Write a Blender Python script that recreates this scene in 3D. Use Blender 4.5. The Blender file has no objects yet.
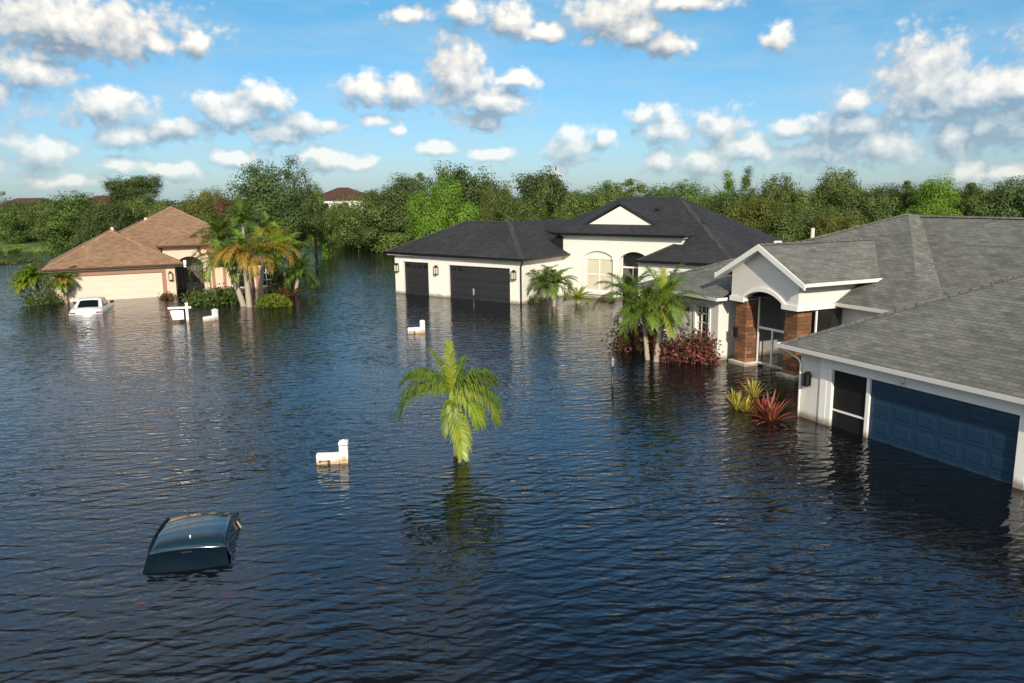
import bpy, bmesh, math, random
import numpy as np
from mathutils import Vector, Matrix, noise as mnoise

SC = bpy.context.scene
COL = SC.collection
R = math.radians

# ------------------------------------------------------------------ survey
FPX, HCAM, ROLL = 796.0, 7.2, R(0.7)
PITCH = math.atan(149.5 / FPX)
S, C = math.sin(PITCH), math.cos(PITCH)
cr, sr = math.cos(ROLL), math.sin(ROLL)

def ray(x, y):
    a = (x - 512) / FPX
    b = (341.5 - y) / FPX
    X = a * cr + b * sr
    Y = b * cr - a * sr
    return (X, C + Y * S, -S + Y * C)

def ground_at(x, y, z=0.0):
    r = ray(x, y)
    t = (z - HCAM) / r[2]
    return Vector((r[0] * t, r[1] * t, z))

def far_at(x, y, dist):
    """point seen at (x, y) at forward distance dist"""
    r = ray(x, y)
    t = dist / r[1]
    return Vector((r[0] * t, dist, HCAM + r[2] * t))

# ------------------------------------------------------------------ camera
cam_data = bpy.data.cameras.new("camera")
cam_data.sensor_width = 36.0
cam_data.lens = FPX / 1024 * 36.0
cam_data.clip_start = 0.1
cam_data.clip_end = 12000
cam = bpy.data.objects.new("camera", cam_data)
COL.objects.link(cam)
right = Vector((cr, -sr * S, -sr * C))
up = Vector((sr, cr * S, cr * C))
fwd = Vector((0, C, -S))
m = Matrix.Identity(4)
for i in range(3):
    m[i][0], m[i][1], m[i][2] = right[i], up[i], -fwd[i]
m[2][3] = HCAM
cam.matrix_world = m
SC.camera = cam

# ------------------------------------------------------------------ render settings
SC.render.engine = 'CYCLES'
try:
    SC.cycles.use_denoising = True
    SC.cycles.denoiser = 'OPENIMAGEDENOISE'
except Exception:
    pass
SC.cycles.max_bounces = 8
SC.cycles.transparent_max_bounces = 12
SC.cycles.caustics_reflective = False
SC.cycles.caustics_refractive = False
SC.cycles.sample_clamp_indirect = 6.0
SC.view_settings.view_transform = 'Standard'
SC.view_settings.look = 'None'
SC.view_settings.exposure = 0.62
SC.view_settings.gamma = 1.0
SC.view_settings.use_curve_mapping = False

# ------------------------------------------------------------------ materials
class NT:
    def __init__(s, tree):
        s.t = tree
    def n(s, typ, **kw):
        nd = s.t.nodes.new(typ)
        for k, v in kw.items():
            if k.startswith('i_'):
                key = k[2:]
                key = int(key) if key.isdigit() else key.replace('_', ' ')
                nd.inputs[key].default_value = v
            else:
                setattr(nd, k, v)
        return nd
    def l(s, a, b):
        s.t.links.new(a, b)
    def math(s, op, a, b=None, c=None, clamp=False):
        nd = s.t.nodes.new('ShaderNodeMath')
        nd.operation = op
        nd.use_clamp = clamp
        for i, v in enumerate((a, b, c)):
            if v is None:
                continue
            if isinstance(v, (int, float)):
                nd.inputs[i].default_value = v
            else:
                s.l(v, nd.inputs[i])
        return nd.outputs[0]
    def mix(s, f, a, b, blend='MIX'):
        nd = s.t.nodes.new('ShaderNodeMix')
        nd.data_type = 'RGBA'
        nd.blend_type = blend
        for i, v in ((0, f), (6, a), (7, b)):
            if isinstance(v, (int, float)):
                nd.inputs[i].default_value = v
            elif isinstance(v, (tuple, list)):
                nd.inputs[i].default_value = tuple(v) + ((1.0,) if len(v) == 3 else ())
            else:
                s.l(v, nd.inputs[i])
        return nd.outputs[2]

def new_mat(name):
    mt = bpy.data.materials.new(name)
    mt.use_nodes = True
    nt = NT(mt.node_tree)
    bs = mt.node_tree.nodes['Principled BSDF']
    return mt, nt, bs

def plain(name, col, rough=0.6, var=0.12, scale=3.0, metallic=0.0, bump=0.0, bscale=40.0, stain=None, spec=0.5):
    mt, nt, bs = new_mat(name)
    tc = nt.n('ShaderNodeTexCoord')
    nz = nt.n('ShaderNodeTexNoise', i_Scale=scale, i_Detail=5.0, i_Roughness=0.6)
    nt.l(tc.outputs['Object'], nz.inputs['Vector'])
    lo = tuple(c * (1 - var) for c in col)
    hi = tuple(min(1, c * (1 + var)) for c in col)
    c = nt.mix(nz.outputs['Fac'], lo, hi)
    if stain:
        # faint rain streaks down the paint
        mps = nt.n('ShaderNodeMapping')
        mps.inputs['Scale'].default_value = (5.0, 5.0, 0.35)
        nt.l(tc.outputs['Object'], mps.inputs['Vector'])
        nst = nt.n('ShaderNodeTexNoise', i_Scale=1.0, i_Detail=5.0, i_Roughness=0.65)
        nt.l(mps.outputs[0], nst.inputs['Vector'])
        fs = nt.n('ShaderNodeMapRange', i_1=0.5, i_2=0.8, i_3=0.0, i_4=0.22)
        nt.l(nst.outputs['Fac'], fs.inputs[0])
        c = nt.mix(fs.outputs[0], c, tuple(x * 0.62 for x in col))
        # silt line left by the flood just above the water
        geo = nt.n('ShaderNodeNewGeometry')
        sep = nt.n('ShaderNodeSeparateXYZ')
        nt.l(geo.outputs['Position'], sep.inputs[0])
        nz2 = nt.n('ShaderNodeTexNoise', i_Scale=2.2, i_Detail=4.0)
        nt.l(tc.outputs['Object'], nz2.inputs['Vector'])
        h = nt.math('MULTIPLY_ADD', nz2.outputs['Fac'], -0.28, sep.outputs['Z'])
        f = nt.n('ShaderNodeMapRange', i_1=-0.08, i_2=0.10, i_3=0.85, i_4=0.0)
        nt.l(h, f.inputs[0])
        c = nt.mix(f.outputs[0], c, stain)
    nt.l(c, bs.inputs['Base Color'])
    bs.inputs['Roughness'].default_value = rough
    bs.inputs['Metallic'].default_value = metallic
    bs.inputs['Specular IOR Level'].default_value = spec
    if bump:
        nb = nt.n('ShaderNodeTexNoise', i_Scale=bscale, i_Detail=3.0)
        nt.l(tc.outputs['Object'], nb.inputs['Vector'])
        bp = nt.n('ShaderNodeBump', i_Strength=bump, i_Distance=0.02)
        nt.l(nb.outputs['Fac'], bp.inputs['Height'])
        nt.l(bp.outputs['Normal'], bs.inputs['Normal'])
    return mt

def shingle(name, c1, c2, patch=0.35, row=0.15, width=0.32):
    mt, nt, bs = new_mat(name)
    tc = nt.n('ShaderNodeTexCoord')
    br = nt.n('ShaderNodeTexBrick', offset=0.5, i_Scale=1.0)
    br.inputs['Brick Width'].default_value = width
    br.inputs['Row Height'].default_value = row
    br.inputs['Mortar Size'].default_value = 0.008
    br.inputs['Mortar Smooth'].default_value = 0.3
    br.inputs['Bias'].default_value = 0.0
    br.inputs['Color1'].default_value = (0, 0, 0, 1)
    br.inputs['Color2'].default_value = (1, 1, 1, 1)
    br.inputs['Mortar'].default_value = (0.5, 0.5, 0.5, 1)
    wob = nt.n('ShaderNodeTexNoise', i_Scale=3.0, i_Detail=2.0)
    nt.l(tc.outputs['UV'], wob.inputs['Vector'])
    va = nt.n('ShaderNodeVectorMath', operation='MULTIPLY_ADD')
    nt.l(wob.outputs['Color'], va.inputs[0])
    va.inputs[1].default_value = (0.02, 0.012, 0)
    nt.l(tc.outputs['UV'], va.inputs[2])
    nt.l(va.outputs[0], br.inputs['Vector'])
    # blocks of several shingles share a tone, as on a laminated roof
    blk = nt.n('ShaderNodeTexNoise', i_Scale=1.0, i_Detail=4.0, i_Roughness=0.65)
    mp = nt.n('ShaderNodeMapping')
    mp.inputs['Scale'].default_value = (1.6, 3.4, 1.0)
    nt.l(tc.outputs['UV'], mp.inputs['Vector'])
    nt.l(mp.outputs[0], blk.inputs['Vector'])
    tone = nt.math('MULTIPLY_ADD', br.outputs['Color'], 0.40, nt.math('MULTIPLY', nt.math('SUBTRACT', blk.outputs['Fac'], 0.26), 1.5))
    tone = nt.math('MULTIPLY', tone, 0.8, clamp=True)
    c = nt.mix(tone, c1, c2)
    big = nt.n('ShaderNodeTexNoise', i_Scale=0.35, i_Detail=3.0)
    nt.l(tc.outputs['UV'], big.inputs['Vector'])
    k = nt.n('ShaderNodeMapRange', i_1=0.3, i_2=0.7, i_3=1.0 - patch * 0.5, i_4=1.0 + patch * 0.4)
    nt.l(big.outputs['Fac'], k.inputs[0])
    c = nt.mix(1.0, c, k.outputs[0], 'MULTIPLY')
    c = nt.mix(nt.math('MULTIPLY', br.outputs['Fac'], 0.75), c, tuple(x * 0.35 for x in c1))
    nt.l(c, bs.inputs['Base Color'])
    bs.inputs['Roughness'].default_value = 0.9
    bs.inputs['Specular IOR Level'].default_value = 0.25
    # each course overlaps the one below: a saw-tooth height along the slope
    sep = nt.n('ShaderNodeSeparateXYZ')
    nt.l(va.outputs[0], sep.inputs[0])
    saw = nt.math('SUBTRACT', 1.0, nt.math('FRACT', nt.math('DIVIDE', sep.outputs['Y'], row)))
    hgt = nt.math('ADD', nt.math('MULTIPLY', saw, 0.8), nt.math('MULTIPLY', br.outputs['Color'], 0.35))
    grit = nt.n('ShaderNodeTexNoise', i_Scale=60.0, i_Detail=2.0)
    nt.l(tc.outputs['UV'], grit.inputs['Vector'])
    hgt = nt.math('ADD', hgt, nt.math('MULTIPLY', grit.outputs['Fac'], 0.3))
    bp = nt.n('ShaderNodeBump', i_Strength=0.6, i_Distance=0.012)
    nt.l(hgt, bp.inputs['Height'])
    nt.l(bp.outputs['Normal'], bs.inputs['Normal'])
    return mt

def stone(name, c1, c2, row=0.16, width=0.5):
    mt, nt, bs = new_mat(name)
    tc = nt.n('ShaderNodeTexCoord')
    br = nt.n('ShaderNodeTexBrick', offset=0.5, i_Scale=1.0)
    br.inputs['Brick Width'].default_value = width
    br.inputs['Row Height'].default_value = row
    br.inputs['Mortar Size'].default_value = 0.006
    br.inputs['Color1'].default_value = c1 + (1,)
    br.inputs['Color2'].default_value = c2 + (1,)
    br.inputs['Mortar'].default_value = tuple(c * 0.3 for c in c1) + (1,)
    nt.l(tc.outputs['UV'], br.inputs['Vector'])
    nz = nt.n('ShaderNodeTexNoise', i_Scale=6.0, i_Detail=5.0)
    nt.l(tc.outputs['UV'], nz.inputs['Vector'])
    c = nt.mix(1.0, br.outputs['Color'], nt.mix(nz.outputs['Fac'], (0.6, 0.55, 0.5), (1.35, 1.3, 1.2)), 'MULTIPLY')
    nt.l(c, bs.inputs['Base Color'])
    bs.inputs['Roughness'].default_value = 0.75
    bp = nt.n('ShaderNodeBump', i_Strength=0.7, i_Distance=0.02)
    nt.l(nt.math('SUBTRACT', br.outputs['Color'], br.outputs['Fac']), bp.inputs['Height'])
    nt.l(bp.outputs['Normal'], bs.inputs['Normal'])
    return mt

def foliage(name, dark, light, trans=0.25, rough=0.55, spec=0.35):
    mt, nt, bs = new_mat(name)
    at = nt.n('ShaderNodeAttribute', attribute_name='tone')
    oi = nt.n('ShaderNodeObjectInfo')
    c = nt.mix(at.outputs['Fac'], dark, light)
    hs = nt.n('ShaderNodeHueSaturation')
    nt.l(c, hs.inputs['Color'])
    nt.l(nt.math('MULTIPLY_ADD', oi.outputs['Random'], 0.03, 0.485), hs.inputs['Hue'])
    nt.l(nt.math('MULTIPLY_ADD', oi.outputs['Random'], 0.35, 0.83), hs.inputs['Value'])
    nt.l(hs.outputs[0], bs.inputs['Base Color'])
    bs.inputs['Roughness'].default_value = rough
    bs.inputs['Specular IOR Level'].default_value = spec
    tr = nt.n('ShaderNodeBsdfTranslucent')
    nt.l(nt.mix(1.0, hs.outputs[0], (1.25, 1.3, 0.5), 'MULTIPLY'), tr.inputs['Color'])
    ms = nt.n('ShaderNodeMixShader', i_0=trans)
    nt.l(bs.outputs[0], ms.inputs[1])
    nt.l(tr.outputs[0], ms.inputs[2])
    out = mt.node_tree.nodes['Material Output']
    nt.l(ms.outputs[0], out.inputs['Surface'])
    return mt

def glossy_dark(name, col, rough=0.06, spec=0.6):
    mt, nt, bs = new_mat(name)
    bs.inputs['Base Color'].default_value = col + (1,)
    bs.inputs['Roughness'].default_value = rough
    bs.inputs['Specular IOR Level'].default_value = spec
    return mt

def emissive(name, col, strength):
    mt, nt, bs = new_mat(name)
    bs.inputs['Base Color'].default_value = col + (1,)
    bs.inputs['Emission Color'].default_value = col + (1,)
    bs.inputs['Emission Strength'].default_value = strength
    return mt

MUD = (0.20, 0.15, 0.09)
M = {}
M['grey_wall'] = plain('grey stucco', (0.70, 0.66, 0.60), 0.85, 0.07, 1.2, bump=0.35, bscale=55, stain=MUD)
M['white_trim'] = plain('white painted trim', (0.84, 0.81, 0.75), 0.5, 0.05, 2.0, stain=MUD)
M['cream_wall'] = plain('cream stucco', (0.77, 0.735, 0.66), 0.85, 0.06, 1.2, bump=0.35, bscale=55, stain=MUD)
M['peach_wall'] = plain('peach stucco', (0.68, 0.53, 0.40), 0.85, 0.06, 1.2, bump=0.3, bscale=50, stain=MUD)
M['peach_door'] = plain('peach door paint', (0.66, 0.55, 0.44), 0.55, 0.04, 1.5)
M['rose_band'] = plain('rose brown band paint', (0.34, 0.17, 0.11), 0.7, 0.08, 2.0)
M['blue_door'] = plain('navy door paint', (0.007, 0.031, 0.066), 0.5, 0.1, 1.5)
M['black_door'] = plain('charcoal door paint', (0.020, 0.020, 0.022), 0.45, 0.15, 1.5)
M['black_metal'] = plain('black metal', (0.012, 0.012, 0.013), 0.4, 0.1, 4.0)
M['brown_metal'] = plain('brown gutter metal', (0.10, 0.055, 0.035), 0.5, 0.1, 4.0)
M['screen'] = plain('black insect screen', (0.012, 0.012, 0.012), 0.7, 0.2, 8.0, spec=0.2)
M['shade'] = plain('shade-darkened porch plaster', (0.42, 0.40, 0.37), 0.9, 0.06, 2.0)  # house wall plaster with the porch's shade put into its colour
M['beige_soffit'] = plain('beige soffit', (0.62, 0.55, 0.46), 0.85, 0.05, 2.0)
M['wood_door'] = plain('dark wood door', (0.05, 0.032, 0.02), 0.45, 0.25, 6.0)
M['glass'] = glossy_dark('dark window glass', (0.010, 0.012, 0.014))
M['blind_glass'] = plain('window with cream blind behind', (0.60, 0.56, 0.42), 0.15, 0.04, 2.0)
M['lamp_glass'] = plain('frosted lamp glass', (0.55, 0.50, 0.40), 0.2, 0.05, 8.0)
M['grey_roof'] = shingle('grey shingles', (0.076, 0.078, 0.074), (0.235, 0.235, 0.21), 0.3, 0.145, 0.34)
M['black_roof'] = shingle('charcoal shingles', (0.017, 0.018, 0.021), (0.054, 0.055, 0.061), 0.4)
M['ridge_black'] = shingle('charcoal ridge caps', (0.03, 0.03, 0.032), (0.10, 0.10, 0.10), 0.5)
M['tan_roof'] = shingle('tan shingles', (0.155, 0.088, 0.052), (0.40, 0.255, 0.16), 0.25)
M['ridge_tan'] = shingle('tan ridge caps', (0.22, 0.12, 0.065), (0.48, 0.30, 0.17), 0.25)
M['red_roof'] = shingle('red brown far tiles', (0.060, 0.030, 0.022), (0.115, 0.058, 0.042), 0.3, 0.3, 0.3)
M['stone'] = stone('brown stacked stone', (0.095, 0.046, 0.024), (0.27, 0.125, 0.058))
M['car_dark'] = glossy_dark('dark teal car paint', (0.008, 0.028, 0.048), 0.08, 0.6)
M['car_rear_glass'] = glossy_dark('dark rear glass', (0.003, 0.009, 0.016), 0.18, 0.08)
M['car_white'] = plain('white car paint', (0.62, 0.63, 0.645), 0.25, 0.03, 1.0)
M['car_glass'] = glossy_dark('tinted car glass', (0.003, 0.007, 0.010), 0.05, 0.25)
M['car_trim'] = plain('black rubber trim', (0.015, 0.015, 0.016), 0.6, 0.1, 5.0)
M['beige_trim'] = plain('beige car interior', (0.38, 0.30, 0.18), 0.7, 0.25, 9.0)
M['tail_red'] = plain('red lamp lens', (0.25, 0.012, 0.010), 0.2, 0.1, 5.0)
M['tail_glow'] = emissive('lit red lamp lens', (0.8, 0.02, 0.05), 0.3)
M['vinyl'] = plain('white vinyl', (0.82, 0.80, 0.74), 0.4, 0.04, 3.0, stain=(0.42, 0.26, 0.10))
M['dark_mark'] = plain('dark lettering', (0.05, 0.045, 0.035), 0.6, 0.1, 8.0)
M['grey_mark'] = plain('faded grey lettering', (0.42, 0.42, 0.42), 0.6, 0.1, 8.0)
M['weather_grey'] = plain('weathered grey plastic', (0.24, 0.24, 0.23), 0.6, 0.15, 8.0)
M['palm_trunk'] = plain('grey palm bark', (0.36, 0.30, 0.23), 0.9, 0.3, 7.0, bump=0.5, bscale=18)
M['palm_shaft'] = plain('green palm crownshaft', (0.20, 0.26, 0.05), 0.5, 0.2, 5.0)
M['bark'] = plain('brown bark', (0.11, 0.08, 0.055), 0.95, 0.3, 5.0, bump=0.6, bscale=14)
M['pale_pole'] = plain('weathered pale pole', (0.55, 0.50, 0.40), 0.8, 0.12, 3.0)
M['lf_olive'] = foliage('olive leaves', (0.050, 0.080, 0.018), (0.180, 0.222, 0.046))
M['lf_dark'] = foliage('dark leaves', (0.030, 0.054, 0.015), (0.112, 0.158, 0.036), 0.2)
M['lf_mid'] = foliage('mid green leaves', (0.046, 0.084, 0.018), (0.150, 0.220, 0.042))
M['lf_lime'] = foliage('lime leaves', (0.070, 0.135, 0.010), (0.190, 0.300, 0.026), 0.3)
M['lf_yellow'] = foliage('yellowish leaves', (0.070, 0.095, 0.016), (0.220, 0.250, 0.048), 0.3)
M['lf_hedge'] = foliage('bright hedge leaves', (0.070, 0.130, 0.010), (0.230, 0.310, 0.030), 0.25)
M['lf_red'] = foliage('dark red leaves', (0.045, 0.060, 0.014), (0.300, 0.075, 0.065), 0.2)
M['lf_rust'] = foliage('rusty leaves', (0.060, 0.026, 0.012), (0.170, 0.080, 0.028), 0.2)
M['frond'] = foliage('palm frond green', (0.055, 0.105, 0.010), (0.200, 0.280, 0.026), 0.3, 0.4, 0.5)
M['frond_lime'] = foliage('palm frond lime', (0.100, 0.160, 0.010), (0.320, 0.390, 0.032), 0.3, 0.4, 0.5)
M['frond_deep'] = foliage('palm frond deep green', (0.040, 0.082, 0.010), (0.155, 0.225, 0.026), 0.25, 0.4, 0.5)
M['frond_gold'] = foliage('palm frond gone gold', (0.180, 0.120, 0.014), (0.420, 0.260, 0.040), 0.3, 0.5, 0.4)
M['blade_yellow'] = foliage('yellow striped blades', (0.280, 0.260, 0.030), (0.620, 0.560, 0.110), 0.2, 0.4)
M['blade_red'] = foliage('red strap blades', (0.080, 0.016, 0.014), (0.360, 0.085, 0.055), 0.2, 0.4)
M['reed'] = foliage('reed green', (0.050, 0.060, 0.016), (0.110, 0.125, 0.030), 0.2)
M['bank'] = plain('bank grass', (0.085, 0.150, 0.028), 0.95, 0.4, 0.25, bump=0.8, bscale=3)
M['mud'] = plain('flooded ground', (0.06, 0.05, 0.035), 0.95, 0.2, 0.3)

# ------------------------------------------------------------------ mesh builder
class MB:
    """collects polygons given as (u, v, z) of a house frame (or x, y, z when plain) into ONE mesh"""
    def __init__(s, swap=True):
        s.v, s.f, s.uv, s.swap, s.pieces = [], [], [], swap, []
    def p(s, q):
        s.v.append((q[1], q[0], q[2]) if s.swap else tuple(q))
        return len(s.v) - 1
    def poly(s, pts, uv=None):
        s.f.append([s.p(q) for q in pts])
        s.uv.append(uv)
    def box(s, u0, u1, v0, v1, z0, z1):
        a = [(u0, v0, z0), (u1, v0, z0), (u1, v1, z0), (u0, v1, z0), (u0, v0, z1), (u1, v0, z1), (u1, v1, z1), (u0, v1, z1)]
        du, dv, dz = abs(u1 - u0), abs(v1 - v0), abs(z1 - z0)
        for q in ((0, 1, 2, 3), (4, 5, 6, 7), (0, 1, 5, 4), (2, 3, 7, 6), (1, 2, 6, 5), (3, 0, 4, 7)):
            pts = [a[i] for i in q]
            if q in ((0, 1, 5, 4), (2, 3, 7, 6)):
                uv = [(p_[0], p_[2]) for p_ in pts]
            elif q in ((1, 2, 6, 5), (3, 0, 4, 7)):
                uv = [(p_[1] + 0.13, p_[2]) for p_ in pts]
            else:
                uv = [(p_[0], p_[1]) for p_ in pts]
            s.poly(pts, uv)
        return s
    def prism(s, pts, d):
        """closed polygon swept by vector d"""
        b = [tuple(p_[i] + d[i] for i in range(3)) for p_ in pts]
        s.poly(pts)
        s.poly(b[::-1])
        for i in range(len(pts)):
            j = (i + 1) % len(pts)
            s.poly([pts[i], b[i], b[j], pts[j]])
        return s
    def bar(s, a, b, w, h, upv=(0, 0, 1)):
        a, b = Vector(a), Vector(b)
        t = (b - a).normalized()
        upv = Vector(upv)
        if abs(t.dot(upv)) > 0.98:
            upv = Vector((1, 0, 0))
        sd = t.cross(upv).normalized() * w / 2
        u2 = sd.cross(t).normalized() * h / 2
        q = [a - sd - u2, a + sd - u2, a + sd + u2, a - sd + u2]
        s.prism([tuple(x) for x in q], tuple(b - a))
        return s
    def tube(s, pts, rad, n=8, cap=True):
        pts = [Vector(p_) for p_ in pts]
        rings = []
        for i, p_ in enumerate(pts):
            t = (pts[min(i + 1, len(pts) - 1)] - pts[max(i - 1, 0)]).normalized()
            ref = Vector((1, 0, 0)) if abs(t.x) < 0.8 else Vector((0, 1, 0))
            a = t.cross(ref).normalized()
            b = t.cross(a)
            r = rad[i] if isinstance(rad, (list, tuple)) else rad
            rings.append([s.p(p_ + (a * math.cos(k * 2 * math.pi / n) + b * math.sin(k * 2 * math.pi / n)) * r) for k in range(n)])
        for i in range(len(rings) - 1):
            for k in range(n):
                j = (k + 1) % n
                s.f.append([rings[i][k], rings[i][j], rings[i + 1][j], rings[i + 1][k]])
                s.uv.append(None)
        if cap:
            s.f.append(rings[0][::-1]); s.uv.append(None)
            s.f.append(rings[-1]); s.uv.append(None)
        return s
    def slope(s, pts, thick=0.1):
        """roof slab: top polygon with shingle UVs, sides and underside"""
        P = [Vector((q[0], q[1], q[2])) for q in pts]
        n = Vector((0, 0, 0))
        for i in range(len(P)):
            n += P[i].cross(P[(i + 1) % len(P)])
        n.normalize()
        if n.z < 0:
            n = -n
        h = Vector((0, 0, 1)).cross(n)
        h = h.normalized() if h.length > 1e-4 else Vector((1, 0, 0))
        d = n.cross(h)
        uv = [(p_.dot(h) + 31.0, p_.dot(d) + 17.0) for p_ in P]
        s.poly(pts, uv)
        low = [(q[0], q[1], q[2] - thick) for q in pts]
        s.poly(low[::-1], uv[::-1])
        for i in range(len(pts)):
            j = (i + 1) % len(pts)
            s.poly([pts[i], low[i], low[j], pts[j]])
        return s
    def wall(s, axis, pos, a0, a1, z0, z1, holes=(), t=0.2):
        """wall plane with rectangular openings; axis 'v': plane v=pos along u; thickness t goes inwards"""
        A = sorted({a0, a1, *[h[0] for h in holes], *[h[1] for h in holes]})
        Z = sorted({z0, z1, *[h[2] for h in holes], *[h[3] for h in holes]})
        A = [a for a in A if a0 <= a <= a1]
        Z = [z for z in Z if z0 <= z <= z1]
        def P(a, z, dd):
            return (a, pos + dd, z) if axis == 'v' else (pos + dd, a, z)
        def full(i, j):
            if i < 0 or j < 0 or i >= len(A) - 1 or j >= len(Z) - 1:
                return False
            ca, cz = (A[i] + A[i + 1]) / 2, (Z[j] + Z[j + 1]) / 2
            return not any(h[0] < ca < h[1] and h[2] < cz < h[3] for h in holes)
        for i in range(len(A) - 1):
            for j in range(len(Z) - 1):
                if not full(i, j):
                    continue
                x0, x1, y0, y1 = A[i], A[i + 1], Z[j], Z[j + 1]
                for dd in (0, t):
                    s.poly([P(x0, y0, dd), P(x1, y0, dd), P(x1, y1, dd), P(x0, y1, dd)])
                if not full(i - 1, j):
                    s.poly([P(x0, y0, 0), P(x0, y1, 0), P(x0, y1, t), P(x0, y0, t)])
                if not full(i + 1, j):
                    s.poly([P(x1, y0, 0), P(x1, y1, 0), P(x1, y1, t), P(x1, y0, t)])
                if not full(i, j - 1):
                    s.poly([P(x0, y0, 0), P(x1, y0, 0), P(x1, y0, t), P(x0, y0, t)])
                if not full(i, j + 1):
                    s.poly([P(x0, y1, 0), P(x1, y1, 0), P(x1, y1, t), P(x0, y1, t)])
        return s
    def build(s, name, mat, parent=None, smooth=False, bevel=0.0):
        if s.pieces:
            return [q.build(name, mat, parent, smooth, bevel) for q in s.pieces][0]
        me = bpy.data.meshes.new(name)
        me.from_pydata(s.v, [], s.f)
        if any(u is not None for u in s.uv):
            lay = me.uv_layers.new(name='UVMap')
            k = 0
            for f, u in zip(s.f, s.uv):
                for i in range(len(f)):
                    lay.data[k].uv = u[i] if u is not None else (0, 0)
                    k += 1
        bm = bmesh.new()
        bm.from_mesh(me)
        bmesh.ops.remove_doubles(bm, verts=bm.verts, dist=0.0004)
        bmesh.ops.recalc_face_normals(bm, faces=bm.faces)
        big = [f for f in bm.faces if len(f.verts) > 4]
        if big:
            bmesh.ops.triangulate(bm, faces=big)
        bm.to_mesh(me)
        bm.free()
        if smooth:
            for p_ in me.polygons:
                p_.use_smooth = True
        me.materials.append(M[mat] if isinstance(mat, str) else mat)
        o = bpy.data.objects.new(name, me)
        COL.objects.link(o)
        if parent is not None:
            o.parent = parent
        if bevel:
            bv = o.modifiers.new('bevel', 'BEVEL')
            bv.width = bevel
            bv.segments = 2
            bv.limit_method = 'ANGLE'
        return o

def tag(o, label=None, cat=None, group=None, kind=None):
    for k, v in (('label', label), ('category', cat), ('group', group), ('kind', kind)):
        if v:
            o[k] = v
    return o

def empty(name, loc, rz=0.0, label=None, cat=None, group=None):
    o = bpy.data.objects.new(name, None)
    o.empty_display_size = 0.3
    o.location = loc
    o.rotation_euler = (0, 0, rz)
    COL.objects.link(o)
    return tag(o, label, cat, group)

def np_mesh(name, verts, faces4, tone=None, mats=()):
    """quads from numpy arrays with a per-face tone attribute"""
    me = bpy.data.meshes.new(name)
    nv, nf = len(verts), len(faces4)
    me.vertices.add(nv)
    me.vertices.foreach_set('co', np.asarray(verts, dtype=np.float32).ravel())
    me.loops.add(nf * 4)
    me.loops.foreach_set('vertex_index', np.asarray(faces4, dtype=np.int32).ravel())
    me.polygons.add(nf)
    me.polygons.foreach_set('loop_start', np.arange(0, nf * 4, 4, dtype=np.int32))
    me.polygons.foreach_set('loop_total', np.full(nf, 4, dtype=np.int32))
    me.update(calc_edges=True)
    if tone is not None:
        a = me.attributes.new('tone', 'FLOAT', 'FACE')
        a.data.foreach_set('value', np.asarray(tone, dtype=np.float32))
    for mt in mats:
        me.materials.append(M[mt] if isinstance(mt, str) else mt)
    me.validate()
    return me

def link(name, me, parent=None):
    o = bpy.data.objects.new(name, me)
    COL.objects.link(o)
    if parent is not None:
        o.parent = parent
    return o

# ------------------------------------------------------------------ leaf clouds
def leaf_quads(rng, pos, size, up_bias=0.35, out=None, aspect=0.5, jit=1.0):
    """rhombic leaves at pos; returns verts, faces"""
    n = len(pos)
    nrm = rng.normal(size=(n, 3)) * jit
    nrm[:, 2] += up_bias
    if out is not None:
        nrm += out * 0.9
    nrm /= np.linalg.norm(nrm, axis=1)[:, None] + 1e-9
    t = rng.normal(size=(n, 3))
    t -= nrm * np.sum(t * nrm, axis=1)[:, None]
    t /= np.linalg.norm(t, axis=1)[:, None] + 1e-9
    b = np.cross(nrm, t)
    sz = (size * rng.uniform(0.6, 1.35, n))[:, None]
    v = np.stack([pos - t * sz * 0.5, pos + b * sz * 0.5 * aspect + nrm * sz * 0.08, pos + t * sz * 0.5, pos - b * sz * 0.5 * aspect + nrm * sz * 0.08], axis=1).reshape(-1, 3)
    f = np.arange(n * 4).reshape(-1, 4)
    return v, f

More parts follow.
